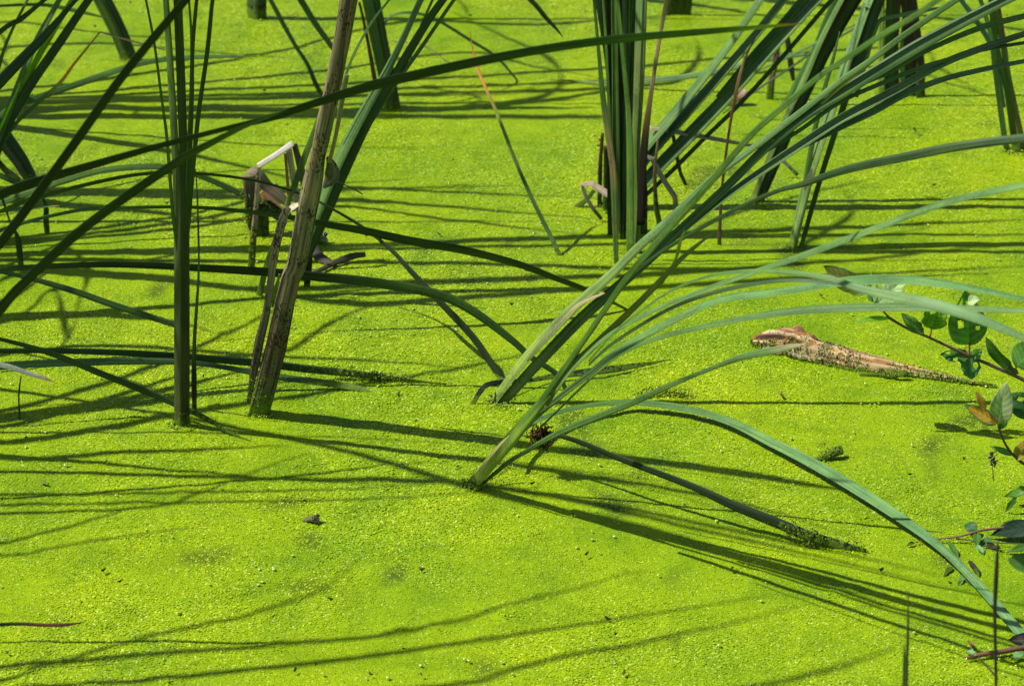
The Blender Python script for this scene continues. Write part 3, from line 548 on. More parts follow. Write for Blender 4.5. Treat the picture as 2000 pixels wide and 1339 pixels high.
blade('leaf', [(1549, 201), (1575, 145), (1600, 90), (1620, 40), (1640, 0)], [12, 13, 13, 12, 12], LIME, R, facing=0, parent=t, ext=(.7, .2), mat=M_THIN)
t = plant('pale green cattail crossed by bands of shade, leaning right in the open at right', (1554, 482)); R = ('s', 1554, 482, -.02)
blade('leaf', [(1548, 482), (1562, 420), (1580, 345), (1604, 270), (1632, 190), (1655, 120), (1690, 20), (1698, 0)], [20, 22, 24, 24, 23, 22, 20, 20], [(0, (.14, .22, .05)), (.3, (.12, .21, .07)), (1, (.10, .19, .06))], R, th=.35, facing=.1, twist=(-50, -50), parent=t, ext=(.8, .2))  # paler colour paints the sunlit left, dark green next to it the shade
blade('leaf', [(1565, 481), (1582, 420), (1605, 340), (1629, 265), (1655, 185), (1680, 120), (1705, 40), (1720, 0)], [10, 11, 12, 13, 15, 17, 19, 20], DG, R, th=.5, facing=0, twist=(20, 20), parent=t, ext=(.9, .2))
blade('leaf', [(1572, 360), (1581, 310), (1592, 250), (1610, 175), (1626, 120), (1640, 62)], [10, 12, 12, 10, 8, 2], BG, R, facing=.1, parent=t)
blade('leaf', [(1640, 200), (1680, 100), (1700, 40), (1716, 0)], [10, 22, 26, 26], (.03, .055, .025), R, facing=0, parent=t, ext=(.8, .15))
blade('leaf', [(1672, 190), (1695, 100), (1708, 60), (1720, 40), (1750, 32), (1800, 22), (1850, 13)], [10, 13, 12, 10, 9, 9, 2], BG, R, facing=.1, parent=t)
blade('orange_tip', [(1590, 276), (1606, 258), (1619, 241)], [5, 7, 1], ORG, ('s', 1554, 490, -.02), th=.2, parent=t, mat=M_DRYC)
blade('sheath_scar', [(1572, 372), (1578, 352), (1586, 330)], [5, 12, 4], (.5, .38, .3), ('s', 1554, 488, -.02), th=.2, parent=t, mat=M_DRYC, facing=0)

t = plant('far cattail clump of green and blackened stems near the top right', (1742, 184)); R = 184
for pts, wd, c, tw, m_ in (([(1722, 186), (1721, 100), (1722, 0)], 15, (.16, .24, .04), -20, M_LEAF), ([(1738, 178), (1738, 90), (1741, 0)], 24, DG, 10, M_LEAF), ([(1765, 178), (1763, 100), (1768, 40), (1776, 0)], 14, BG, 0, M_LEAF),
                           ([(1780, 184), (1776, 90), (1770, 0)], 25, DK, 10, M_MOSS), ([(1798, 188), (1797, 120), (1788, 50), (1782, 0)], 20, (.06, .04, .03), 20, M_MOSS), ([(1752, 170), (1750, 90), (1755, 0)], 12, (.07, .05, .03), 0, M_DRYC)):
    blade('leaf', pts, wd, c, R, th=.5, facing=0, twist=(tw, tw), parent=t, ext=(random.uniform(.6, 1), random.uniform(.1, .35)), mat=m_)
t = plant('cattail with several parallel pale blades at the right edge', (1984, 294)); R = 294
for pts, wd, c, tw, m_ in (([(1968, 292), (1962, 268), (1944, 134), (1936, 72), (1915, 0)], [13, 13, 13, 11, 10], BG, -20, M_LEAF), ([(1986, 296), (1980, 262), (1966, 167), (1946, 96), (1936, 0)], [16, 16, 16, 16, 14], GR, 0, M_LEAF),
                           ([(2002, 294), (1995, 262), (1977, 180), (1959, 96), (1943, 10)], [10, 10, 11, 10, 9], BG, -20, M_LEAF), ([(1996, 290), (1985, 220), (1970, 145), (1960, 75), (1950, 10)], [8, 9, 10, 10, 8], (.22, .12, .06), 0, M_DRYC)):
    blade('leaf', pts, wd, c, R, th=.45, facing=0, twist=(tw, tw), parent=t, ext=(.8, .25), mat=m_)
blade('leaf', [(1962, 210), (1946, 120), (1930, 78), (1906, 40), (1884, 10), (1870, -8)], [6, 9, 11, 12, 11, 11], (.09, .2, .12), R, facing=.4, parent=t, ext=(.4, .4))

# ---- things standing far back between the stems
lone('short cut brown reed stump with a pinkish top, floating clear of the stems', [(1424, 203, 203), (1438, 192, 203), (1449, 182, 202), (1453, 175, 201)], [16, 26, 30, 24], [(0, (.14, .05, .03)), (.7, (.2, .08, .05)), (.9, (.55, .36, .28)), (1, (.55, .36, .28))], th=.8, rough=.15, mat=M_DRYC, group=DB, name='reed_stub', cat='reed stub')
lone('mossy brown reed stub far back behind the leaning stems', [(1503, 192, 192), (1508, 150, 192), (1514, 120, 192), (1519, 92, 192)], [17, 15, 14, 12], [(0, (.05, .06, .02)), (.3, (.22, .13, .08)), (1, (.2, .12, .07))], rough=.2, th=.6, mat=M_DRY, group=DB, name='reed_stub', cat='reed stub')
lone('grey flat reed behind the mossy brown stub', [(1550, 158, 170), (1545, 130, 170), (1540, 90, 170), (1532, 50, 170)], [8, 13, 13, 10], (.10, .085, .07), mat=M_DRYC, group=DB, name='reed_stub', cat='reed stub')
lone('long pale blade lying low across the water behind the right clump', [(1100, 157, 157), (1170, 162, 164), (1230, 160, 170), (1290, 155, 174), (1340, 150, 176), (1420, 135, 178), (1500, 115, 180), (1576, 105, 182)], [3, 8, 10, 13, 13, 14, 15, 10], BG, facing=.3, th=.45)
lone('thin dark blade crossing low behind the leaning stems', [(1412, 222, 260), (1475, 178, 262), (1540, 135, 264), (1600, 95, 266), (1690, 45, 270)], [3, 5, 5, 5, 4], DG)
lone('fine green blade above the long pale low blade', [(1470, 143, 250), (1540, 112, 250), (1610, 76, 250), (1680, 45, 250)], [3, 5, 6, 5], GR)
lone('pale sliver painting a glint on the water below the pinkish stump', [(1472, 223), (1497, 229), (1526, 231)], [2, 4, 1.5], (.6, .6, .5), th=.2, mat=M_DRYC, group=DB, name='dry_leaf', cat='dead leaf', facing=.8, sink=False)  # white strip put in place of a water glint

# ---- fan leaning right, middle
t = plant('cattail fan leaning right from the centre, pale papery sheath low on its stem', (978, 783)); R = ('s', 980, 783, 0)
blade('leaf', [(966, 781), (1033, 692), (1116, 605), (1193, 537), (1248, 482), (1312, 424), (1390, 350), (1470, 290), (1560, 222), (1640, 160), (1697, 121), (1755, 77), (1804, 43), (1860, 5)], [18, 22, 24, 22, 20, 18, 16, 15, 14, 14, 14, 14, 14, 14], [(0, (.18, .26, .045)), (.2, (.14, .22, .04)), (.3, BG), (.5, BG), (.7, GR), (1, GR)], R, th=.45, facing=.1, twist=(-30, 10), parent=t, ext=(.4, .3))
blade('leaf', [(983, 784), (1052, 708), (1135, 622), (1212, 555), (1272, 502), (1347, 432), (1420, 364), (1500, 285), (1575, 225), (1650, 178), (1760, 110), (1817, 77), (1910, 28), (1978, -6)], [22, 24, 25, 23, 22, 20, 19, 21, 23, 26, 28, 28, 25, 22], [(0, (.12, .18, .04)), (.2, GR), (.45, (.04, .09, .02)), (1, GR)], R, th=.4, facing=.1, twist=(0, -25), parent=t, ext=(.5, .35))
blade('papery_sheath', [(1030, 705), (1060, 668), (1100, 625), (1128, 596), (1170, 576), (1182, 572)], [4, 11, 12, 8, 6, 1], [(0, (.10, .16, .05)), (.4, (.26, .30, .13)), (.7, (.34, .32, .17)), (1, (.42, .33, .2))], ('s', 980, 788, 0), th=.15, facing=.2, parent=t, mat=M_DRYC)
blade('leaf', [(1480, 292), (1560, 240), (1600, 207), (1640, 170), (1680, 139), (1710, 118)], [4, 6, 7, 9, 8, 1], [(0, LG), (.5, YG), (.85, (.4, .42, .06)), (1, YEL)], R, parent=t, mat=M_THIN)
blade('leaf', [(1320, 462), (1420, 382), (1500, 326), (1575, 276), (1650, 228), (1743, 179), (1836, 127), (1911, 97), (2000, 67)], [12, 16, 19, 21, 21, 19, 17, 16, 14], GR, R, th=.4, facing=.25, twist=(-25, -30), parent=t, ext=(.4, .35))
blade('leaf', [(1560, 292), (1640, 250), (1709, 216), (1761, 187), (1836, 157), (1911, 138), (2000, 120)], [6, 13, 17, 17, 13, 12, 10], BG, R, th=.4, facing=.3, twist=(-20, -25), parent=t, ext=(.3, .35))
blade('leaf', [(1460, 318), (1560, 256), (1640, 200), (1722, 163), (1788, 136), (1845, 118), (1920, 98), (2000, 84)], [6, 9, 10, 10, 10, 9, 8, 8], GR, R, parent=t, ext=(.3, .3))
blade('leaf', [(1680, 168), (1740, 140), (1810, 99), (1911, 56), (2000, 32)], [4, 9, 11, 13, 13], GR, R, facing=0, parent=t, ext=(.4, .35))
lone('crooked black green blade bent at the water and lying flat beside the centre fan', [(925, 785, 786), (938, 764, 785), (950, 752, 783), (977, 746, 772), (1029, 743, 756), (1089, 733, 743), (1167, 724, 733), (1223, 717, 722), (1309, 702, 704)], [10, 12, 12, 12, 10, 13, 17, 14, 2], (.016, .034, .012), th=.35, facing=.2, rough=.08)

# ---- front fan
t = plant('front cattail leaning right with the widest fan of arching blades, pale yellow foot', (928, 944)); R = ('s', 930, 945, .30)
blade('stem', [(924, 944), (960, 902), (996, 860), (1036, 812), (1075, 768)], [29, 31, 31, 27, 14], [(0, (.06, .09, .015)), (.12, (.25, .31, .05)), (.35, (.22, .30, .045)), (.6, (.14, .23, .035)), (1, GR)], R, th=.7, facing=.15, twist=(-15, -15), parent=t, seg=14)
blade('papery_sheath', [(926, 932), (946, 904), (972, 873), (994, 850)], [2, 4, 6, 2], (.36, .33, .14), ('s', 930, 953, .30), th=.15, facing=.3, parent=t, mat=M_DRYC)
blade('leaf', [(1000, 852), (1046, 797), (1074, 758), (1141, 664), (1223, 545), (1275, 482), (1335, 416), (1384, 360), (1466, 265), (1530, 208), (1600, 150), (1640, 123), (1722, 69), (1788, 31), (1832, 0)], [12, 14, 14, 14, 15, 16, 16, 16, 15, 14, 13, 13, 14, 14, 13], GR, R, th=.4, facing=.3, twist=(0, 10), parent=t, ext=(.4, .3))
blade('leaf', [(1066, 790), (1108, 724), (1160, 675), (1257, 582), (1330, 506), (1370, 472), (1404, 446)], [13, 16, 16, 14, 11, 7, 1], [(0, (.1, .14, .04)), (.6, (.14, .17, .05)), (1, (.12, .2, .05))], R, parent=t, facing=.05, mat=M_THIN)
blade('leaf', [(1290, 560), (1318, 510), (1328, 475), (1337, 448)], [3, 6, 8, 1], [(0, LIME), (.6, YG), (1, YEL)], R, parent=t, mat=M_THIN)
blade('leaf', [(1085, 765), (1119, 720), (1186, 657), (1279, 605), (1384, 563), (1475, 531), (1580, 495), (1700, 450), (1850, 395), (2000, 362)], [10, 12, 13, 13, 13, 15, 17, 18, 18, 17], BG, ('s', 930, 945, .33), th=.35, facing=[.45, .4, .5], parent=t, ext=(.3, .3))
blade('leaf', [(1100, 742), (1150, 650), (1220, 555), (1280, 500), (1400, 428), (1510, 376), (1567, 360), (1650, 332), (1761, 308), (1873, 286), (2000, 270)], [8, 8, 8, 8, 9, 10, 13, 18, 20, 21, 20], DG, ('s', 930, 945, .22), th=.5, facing=[.2, .0, .35], parent=t, ext=(.4, .3))
blade('leaf', [(1004, 855), (1070, 793), (1150, 730), (1200, 690), (1300, 633), (1405, 586), (1510, 572), (1608, 556), (1685, 547), (1790, 548), (1895, 563), (2000, 584)], [18, 24, 26, 27, 24, 20, 19, 22, 25, 22, 16, 11], [(0, LG), (.15, BG), (1, (.08, .19, .05))], ('s', 930, 945, .27), th=(.35, .2), facing=[.6, .5, .75], parent=t, ext=(.2, .5))
blade('leaf', [(1150, 712), (1200, 668), (1300, 607), (1384, 574), (1475, 554), (1545, 547), (1608, 551), (1690, 562)], [7, 9, 10, 11, 10, 9, 8, 1], DG, ('s', 930, 945, .29), facing=.4, parent=t)
blade('leaf', [(1150, 705), (1210, 640), (1300, 574), (1370, 544), (1440, 531), (1517, 530), (1615, 542), (1671, 561), (1738, 577), (1825, 595), (1895, 616), (1948, 637), (2000, 660)], [5, 5, 6, 7, 8, 10, 13, 17, 23, 26, 24, 20, 15], [(0, GR), (.6, BG), (1, (.085, .19, .055))], ('s', 930, 945, .35), th=.3, facing=[.3, .3, .6], twist=(0, 20), parent=t, ext=(.15, .6))
blade('leaf', [(1060, 830), (1150, 742), (1200, 699), (1240, 677), (1300, 655), (1405, 631), (1510, 612), (1615, 603), (1755, 600), (1895, 603), (2000, 607)], [6, 8, 10, 11, 12, 15, 18, 20, 21, 16, 10], [(0, GR), (1, BG)], ('s', 930, 945, .25), th=.4, facing=[.5, .5, .6], parent=t, ext=(.2, .3))
blade('leaf', [(985, 870, 922), (1010, 847, 890), (1059, 817, 850), (1130, 795, 820), (1205, 786, 804), (1261, 787, 802), (1350, 800, 813), (1430, 825, 838), (1500, 860, 874), (1560, 890, 905), (1640, 935, 951), (1720, 985, 1001), (1800, 1040, 1055), (1850, 1080, 1095), (1900, 1130, 1144), (1950, 1185, 1199), (2000, 1245, 1258), (2050, 1310, 1322)], [10, 13, 13, 13, 13, 14, 17, 21, 25, 27, 28, 27, 23, 21, 21, 24, 24, 18], [(0, LG), (.2, GR), (.5, (.11, .22, .07)), (1, (.085, .18, .065))], th=.2, facing=.75, parent=t, mat=M_LEAFC)
t9 = ('s', 930, 945, .10)
blade('leaf', [(944, 943), (965, 925), (1000, 897), (1030, 880), (1052, 866), (1111, 836), (1223, 791), (1298, 757), (1350, 735), (1400, 715), (1450, 697), (1510, 684), (1578, 671)], [6, 9, 10, 10, 11, 14, 15, 13, 10, 10, 14, 17, 4], [(0, (.05, .08, .02)), (.1, GR), (.75, GR), (.9, BG), (.97, (.3, .28, .15)), (1, TAN)], t9, facing=.1, parent=t)
rb = blade('leaf', [(1060, 849, 925), (1074, 846, 926), (1130, 862, 945), (1223, 900, 975), (1350, 948, 1010), (1430, 985, 1030), (1520, 1021, 1048), (1580, 1046, 1060), (1640, 1064, 1068), (1692, 1075, 1075)], [9, 11, 12, 14, 17, 21, 24, 25, 22, 9], [(0, GR), (.1, (.014, .032, .011)), (1, (.018, .038, .014))], th=.55, facing=-.15, twist=(30, 10), parent=t)
sp = []
for _ in range(360):
    sp.append((P3(1057 + random.gauss(0, 10), 853 + random.gauss(0, 11), 925) + Vector((0, random.gauss(0, .006), 0)), Vector((random.gauss(0, 1), random.gauss(0, 1), random.gauss(0, 1)))))
vs, fs = [], []
for p, d in sp:
    d.normalize(); a = d.orthogonal().normalized(); b0 = len(vs); ln = random.uniform(.006, .018)
    for q in (p - d * ln * .5 - a * .0012, p - d * ln * .5 + a * .0012, p + d * ln * .5, p + d.cross(a) * .002): vs.append(q)
    fs += [(b0, b0 + 1, b0 + 2), (b0, b0 + 3, b0 + 2), (b0 + 1, b0 + 3, b0 + 2)]
me = bpy.data.meshes.new('seed_fluff'); me.from_pydata(vs, [], fs); link('seed_fluff', me, M_FLUFF, t)['kind'] = 'stuff'
weed_on(t, [(1540, 1030, 1052), (1590, 1050, 1062), (1690, 1075, 1075)], 30, 260, hang=.3)
weed_on(t, [(1575, 1050, 1062), (1600, 1056, 1066)], 34, 150, hang=.7)
weed_on(t, [(960, 932, 945), (1000, 905, 938)], 12, 90, hang=.8, size=.0022)
weed_on(t, [(935, 940, 945), (985, 882, 930)], 30, 90, hang=.7, size=.002)
weed_on(t, [(908, 944), (930, 953), (952, 948)], 12, 130, hang=0, size=.003)

# ---- plants whose shade falls into the view
def clump(label, at, n, h, lean, seedv, wm=.02, spread=.16, droop=.35, stem=0):
    rnd = random.Random(seedv); b = G(*at); t = thing('cattail_plant', label, 'cattail', b, 'cattail plants rooted just outside the frame')
    for k in range(n):
        p = b + Vector((rnd.uniform(-.02, .02), rnd.uniform(-.02, .02), -.02)); d = Vector((lean[0] + rnd.gauss(0, spread), lean[1] + rnd.gauss(0, spread), 1)).normalized()
        bend = Vector((rnd.gauss(0, 1), rnd.gauss(0, 1), 0)).normalized(); Lh = h * rnd.uniform(.7, 1.1); pts = []; st = 8; dr = droop * rnd.uniform(.1, 1.3)
        for i in range(st + 1):
            f = i / st; pts.append((p.copy(), wm * rnd.uniform(.95, 1.05) * (1 if f < .3 else max(.04, 1 - ((f - .3) / .7) ** 1.7))))
            d = (d + (bend * .5 - Vector((0, 0, .55))) * dr * f * .55).normalized(); p = p + d * Lh / st
        tw = rnd.choice((-1, 1)) * rnd.uniform(25, 90)
        link('leaf', tube_mesh('leaf', pts, [(0, (.05, .09, .03)), (.2, GR), (1, GR)], .3, 0, (tw, tw + 40), 8, 4), M_LEAF, t)
    if stem:
        link('stem', tube_mesh('stem', [(b + Vector((0, 0, -.02)), stem), (b + Vector((lean[0] * h * .5, lean[1] * h * .5, h * .5)), stem), (b + Vector((lean[0] * h, lean[1] * h, h * 1.15)), stem * .8)], GR, .9, 0), M_LEAF, t)
    return t
clump('cattail beyond the left edge, level with the broad band of shade across the back', (-95, 226), 3, 1.9, (.0, .0), 3, .03, .14, .5, .055)
clump('cattail beyond the left edge behind the broken stump, casting thin shadows', (-260, 366), 5, 1.9, (.02, -.03), 4, .028, .07, .15)
clump('cattail beyond the left edge, level with the foot of the green leaning plant', (-300, 640), 4, 1.6, (-.05, .22), 5, .026, .2, .6)
clump('cattail beyond the left edge, level with the foot of the brown dead stem', (-330, 860), 5, 1.5, (-.05, .16), 6, .024, .12, .35)
def shade(t, ln, wm, tw=60, root=1):
    """a tall leaf of a plant outside the frame, laid so that the sun throws it on these places (x, y, height)"""
    b = t.location; P = []
    for x, y, z in ln:
        g = G(x, y); P.append(Vector((g.x - SUN_C * z, g.y, z)))
    wm *= .4 if ln[0][1] > 900 else .82
    f = P[0]; d = Vector((f.x - b.x, f.y - b.y, 0)); base = [b + Vector((0, 0, -.02)), b + d * .22 + Vector((0, 0, f.z * .45)), b + d * .6 + Vector((0, 0, f.z * .85))]
    pts = base + P; m = len(pts); W = [wm * .8 * root, wm * root, wm * (root + .1 if root < 1 else 1)] + [wm * (1 - .85 * max(0, (k / max(1, len(P) - 1)) - .45) / .55) for k in range(len(P))]
    link('leaf', tube_mesh('leaf', list(zip(pts, W)), [(0, (.05, .09, .03)), (.2, GR), (1, GR)], .3, 0, (tw, tw), 8, 5), M_LEAF, t)
def left_plant(label, at): return thing('cattail_plant', label, 'cattail', G(*at), 'cattail plants rooted just outside the frame')
t = left_plant('tall cattail well beyond the lower left corner, arching over the water', (-900, 1390))
for ln, wm in (([(0, 1300, 1.25), (400, 1265, 1.4), (780, 1230, 1.5), (1000, 1175, 1.6), (1260, 1106, 1.6)], .024), ([(0, 1345, 1.3), (400, 1312, 1.4), (780, 1267, 1.5), (1200, 1205, 1.6), (1500, 1158, 1.6)], .026),
               ([(100, 1290, 1.25), (350, 1225, 1.4), (500, 1190, 1.5), (620, 1150, 1.5), (705, 1080, 1.45)], .018), ([(900, 1330, 1.6), (1000, 1300, 1.7), (1300, 1240, 1.8), (1560, 1178, 1.8)], .024), ([(1400, 1345, 1.9), (1600, 1305, 1.9), (1810, 1240, 1.9)], .02)): shade(t, ln, wm)
t = left_plant('tall cattail beyond the left edge, level with the front fan', (-700, 1010))
for ln, wm in (([(0, 963, 1.1), (200, 960, 1.2), (450, 955, 1.25), (700, 950, 1.3), (900, 938, 1.3)], .018), ([(0, 983, 1.1), (240, 978, 1.2), (700, 972, 1.35), (980, 954, 1.4)], .018), ([(0, 1055, 1.1), (150, 1020, 1.2), (270, 982, 1.2)], .016),
               ([(300, 985, 1.2), (420, 945, 1.25), (520, 905, 1.3), (610, 880, 1.3)], .016), ([(0, 1080, 1.2), (200, 1050, 1.3), (420, 1020, 1.3)], .012)): shade(t, ln, wm)
for at, lab, lns in (((-640, 905), 'unseen cattail added beyond the left edge to deepen the front fan shadow', (([(1000, 950, 1.3), (1500, 1047, 1.4), (1880, 1131, 1.4)], .036), ([(960, 946, 1.25), (1400, 1038, 1.35), (1931, 1164, 1.35)], .04))),
                     ((-640, 690), 'second unseen cattail added beyond the left edge to widen the front fan shadow', (([(960, 958, 1.35), (1300, 1046, 1.35), (1700, 1167, 1.35), (2020, 1272, 1.3)], .05), ([(980, 968, 1.4), (1250, 1022, 1.35), (1573, 1124, 1.35), (1830, 1228, 1.35)], .04)))):
    t = left_plant(lab, at)  # unseen plants added to thicken the front fan's shadow
    for ln, wm in lns: shade(t, ln, wm, root=.5)
t = left_plant('tall cattail beyond the left edge, its bent leaf tips shading the mid water', (-560, 720))
for ln, wm in (([(120, 483, 1.0), (163, 513, 1.0), (166, 545, 1.0), (150, 590, 1.05), (138, 640, 1.1), (105, 695, 1.1)], .024), ([(100, 560, 1.0), (118, 610, 1.05), (125, 650, 1.05), (118, 700, 1.1)], .02),
               ([(0, 800, .9), (200, 745, 1.05), (350, 690, 1.1), (520, 610, 1.2), (610, 556, 1.25)], .018), ([(0, 832, .9), (250, 760, 1.0), (360, 726, 1.1), (450, 690, 1.1)], .016), ([(0, 860, .9), (250, 822, 1.0), (400, 798, 1.05), (640, 760, 1.15), (900, 713, 1.25), (1090, 675, 1.3)], .020),
               ([(0, 890, 1.0), (250, 880, 1.05), (560, 866, 1.2)], .016), ([(540, 684, 1.1), (640, 630, 1.15), (745, 578, 1.2)], .016), ([(0, 690, 1.0), (200, 672, 1.0), (500, 690, 1.2), (800, 705, 1.3), (980, 722, 1.3)], .015), ([(0, 545, 1.0), (120, 520, 1.0), (300, 500, 1.1), (470, 470, 1.2)], .016)): shade(t, ln, wm)
t = left_plant('unseen cattail added beyond the left edge to throw shade bands across the right water', (-420, 500))  # unseen, added only for the shadow bands its leaves cast
for ln, wm in (([(500, 560, 1.0), (900, 545, 1.2), (1300, 530, 1.3), (1650, 505, 1.4), (2000, 470, 1.4)], .026), ([(700, 590, 1.1), (1000, 570, 1.2), (1350, 552, 1.3), (1700, 530, 1.4), (2000, 516, 1.4)], .024), 
               ([(1400, 450, 1.25), (1650, 440, 1.35), (2010, 426, 1.4)], .024), ([(1480, 520, 1.3), (1577, 468, 1.35), (1650, 422, 1.35), (1664, 398, 1.35), (1640, 356, 1.3)], .018), ([(1260, 470, 1.2), (1400, 425, 1.3), (1560, 380, 1.4), (1700, 345, 1.4)], .015),
               ([(1130, 455, 1.1), (1000, 440, 1.1), (860, 425, 1.05), (640, 400, 1.0)][::-1], .016), ([(600, 385, 1.0), (860, 400, 1.1), (1170, 425, 1.2)], .016), ([(600, 365, 1.0), (860, 372, 1.1), (1170, 385, 1.2)], .014), ([(0, 395, .9), (200, 372, 1.0), (480, 365, 1.1), (800, 345, 1.2)], .016)): shade(t, ln, wm)
t = left_plant('unseen cattail added beyond the left edge at the back, leaf tips looped to cast shade', (-330, 205))  # added out of view, leaves bent to cast the looping shadows
for ln, wm in (([(640, 215, 1.1), (800, 212, 1.2), (960, 204, 1.3), (1060, 184, 1.4), (1096, 150, 1.45), (1062, 105, 1.45), (980, 68, 1.4), (880, 20, 1.35)], .030), ([(600, 214, 1.1), (800, 211, 1.2), (905, 204, 1.25), (936, 192, 1.3), (890, 177, 1.3), (790, 168, 1.3)], .018),
               ([(700, 212, 1.2), (1000, 200, 1.3), (1160, 178, 1.3), (1260, 160, 1.3)], .022), ([(0, 190, 1.0), (300, 186, 1.1), (600, 182, 1.2), (900, 184, 1.3), (1150, 172, 1.3)], .015), ([(0, 210, 1.0), (500, 203, 1.1), (1000, 196, 1.3), (1160, 190, 1.3)], .016), ([(0, 95, 1.0), (200, 82, 1.1), (420, 100, 1.2), (620, 118, 1.25)], .016),
               ([(0, 40, 1.0), (200, 62, 1.1), (420, 80, 1.2)], .016), ([(780, 40, 1.2), (1000, 46, 1.3), (1180, 38, 1.3), (1400, 20, 1.4)], .018), ([(900, 100, 1.2), (1050, 130, 1.3), (1180, 150, 1.3)], .015), ([(1340, 40, 1.3), (1358, 75, 1.3), (1362, 110, 1.3), (1335, 142, 1.3), (1260, 165, 1.3)][::-1], .02), ([(1740, 90, 1.3), (1830, 130, 1.35), (1905, 175, 1.4)], .016), ([(1700, 130, 1.3), (1850, 160, 1.35), (1960, 195, 1.4)], .016)): shade(t, ln, wm)
clump('cattail just above the top edge, between the two stout far stems', (330, -38), 9, 1.9, (.0, -.02), 9, .026, .2, .8)
clump('cattail just above the top edge, right of the stout far stem', (880, -30), 9, 1.9, (.02, -.03), 10, .026, .25, 1.0)
clump('cattail just above the top right corner behind the dark clump', (1880, -45), 8, 1.7, (.0, 0), 12, .02, .18, .6)
t = plant('blackened foot of a far cattail at the top edge, right of the centre clump', (1326, 27))
for k, dx in enumerate((-16, 0, 15)):
    blade('leaf', [(1326 + dx, 28 - abs(dx) * .3), (1327 + dx, 10), (1329 + dx * 1.1, -25), (1333 + dx * 1.3, -80)], [20, 22, 22, 20], DK, 28, th=.6, facing=0, parent=t, ext=(.9, .4), mat=M_MOSS)

# ---- driftwood log lying in the duckweed
def log_mesh():
    ax = [((1470, 667), 6), ((1476, 668), 15), ((1500, 673), 30), ((1530, 680), 37), ((1557, 685), 38), ((1580, 691), 35), ((1615, 700), 31), ((1660, 710), 26), ((1720, 719), 19), ((1780, 728), 13), ((1840, 738), 8), ((1900, 747), 4), ((1940, 753), 1)]
    raw = [(*G(*q), r / scale(G(*q)) / .95) for q, r in ax]; sm = catmull(raw, 8); n = len(sm); seg = 36; vs, cs, fs = [], [], []
    for i, q in enumerate(sm):
        a = Vector(sm[max(i - 1, 0)][:3]); b = Vector(sm[min(i + 1, n - 1)][:3]); T = (b - a).normalized(); S_ = T.cross(Vector((0, 0, 1))).normalized()
        p = Vector(q[:3]); r = max(q[3], .001)
        for k in range(seg):
            an = 2 * math.pi * k / seg; ux, uz = math.cos(an), math.sin(an)
            gr = noise.noise(Vector((ux * 3.5 + uz * 2, uz * 3.5 + 3, i * .035))); g2 = .35 - 1.6 * abs(noise.noise(Vector((ux * 6, uz * 6, i * .05 + 8)))); g3 = noise.noise(Vector((ux * 2, uz * 2, i * .22 + 3)))
            rr = r * (1 + .14 * gr + .26 * g2 + .10 * g3)
            vs.append(p + S_ * ux * rr * .85 + Vector((0, 0, 1)) * (uz * rr * .98))
            v = .5 + gr * .9 + g2 * .7
            f = i / n
            c = (.05, .026, .014) if v < .38 else (.22, .10, .045) if v < .66 else (.38, .29, .18)
            if f > .5 and v > .3: c = (.23, .13, .05) if v < .62 else (.36, .27, .14)
            cs.append(c)
    fs = [(i * seg + k, i * seg + (k + 1) % seg, (i + 1) * seg + (k + 1) % seg, (i + 1) * seg + k) for i in range(n - 1) for k in range(seg)]
    me = bpy.data.meshes.new('log'); me.from_pydata(vs, [], fs + [tuple(range(seg))]); ca = me.color_attributes.new('Col', 'FLOAT_COLOR', 'POINT')
    for i, c in enumerate(cs): ca.data[i].color = (*c, 1)
    ul = me.uv_layers.new(name='UVMap')
    for p in me.polygons:
        p.use_smooth = True
        for li in p.loop_indices: vi = me.loops[li].vertex_index; ul.data[li].uv = ((vi % seg) / seg, (vi // seg) * .012)
    return me
t = thing('driftwood_log', 'rotting orange brown driftwood log lying half sunk in the duckweed at right', 'log', G(1600, 700))
lg = link('wood', log_mesh(), M_WOOD, t)
sp = []
ve = lg.data.vertices; nv = len(ve)
for _ in range(9000):
    v = ve[random.randrange(nv)]; i = v.index // 36; an = 2 * math.pi * (v.index % 36) / 36; ux, uz = math.cos(an), math.sin(an)
    if v.co.z < -.001: continue
    front = max(0, ux) * .5 + (.35 if uz < .35 else 0) + (.3 if i > 66 else 0) + (.12 if i < 34 else 0)
    if noise.noise(v.co * 24) * .9 + noise.noise(v.co * 70) * .7 + front > .33: sp.append((v.co + v.normal * .0004 + Vector((random.gauss(0, .0025), random.gauss(0, .002), 0)), v.normal))
    if len(sp) > 3200: break
fronds('duckweed_crust', sp, M_WEED, t, size=.0024, tilt=.5)
blade('bark_flake', [(1546, 645, 672), (1560, 640, 671), (1574, 656, 674)], [6, 14, 8], (.3, .16, .08), th=.5, rough=.4, parent=t, mat=M_WOOD)
t = lone('small sunken branch stub with a dark knob, just below the thin end of the log', [(1714, 731, 733), (1735, 731, 735), (1752, 732, 737), (1766, 729, 738), (1772, 733, 739)], [8, 12, 11, 16, 8], [(0, (.08, .1, .03)), (.6, (.07, .08, .03)), (.75, DK), (1, DK)], rough=.4, th=.7, mat=M_MOSS, group=DB, name='branch_stub', cat='stub')
weed_on(t, [(1716, 731, 733), (1752, 732, 737)], 14, 120, hang=0, size=.0022)
t = lone('stubby reed end coated in duckweed, its hollow mouth painted dark at right', [(1606, 893, 893), (1622, 886, 892), (1638, 880, 890), (1645, 879, 889)], [12, 20, 21, 20], [(0, (.1, .14, .03)), (.75, (.12, .13, .05)), (.9, (.06, .05, .03)), (1, (.03, .025, .02))], th=.9, rough=.12, mat=M_MOSS, group=DB, name='reed_stub', cat='reed stub')  # solid end, dark tint paints the shade inside the hollow
weed_on(t, [(1606, 892, 893), (1636, 880, 890)], 20, 190, hang=0, size=.0022)
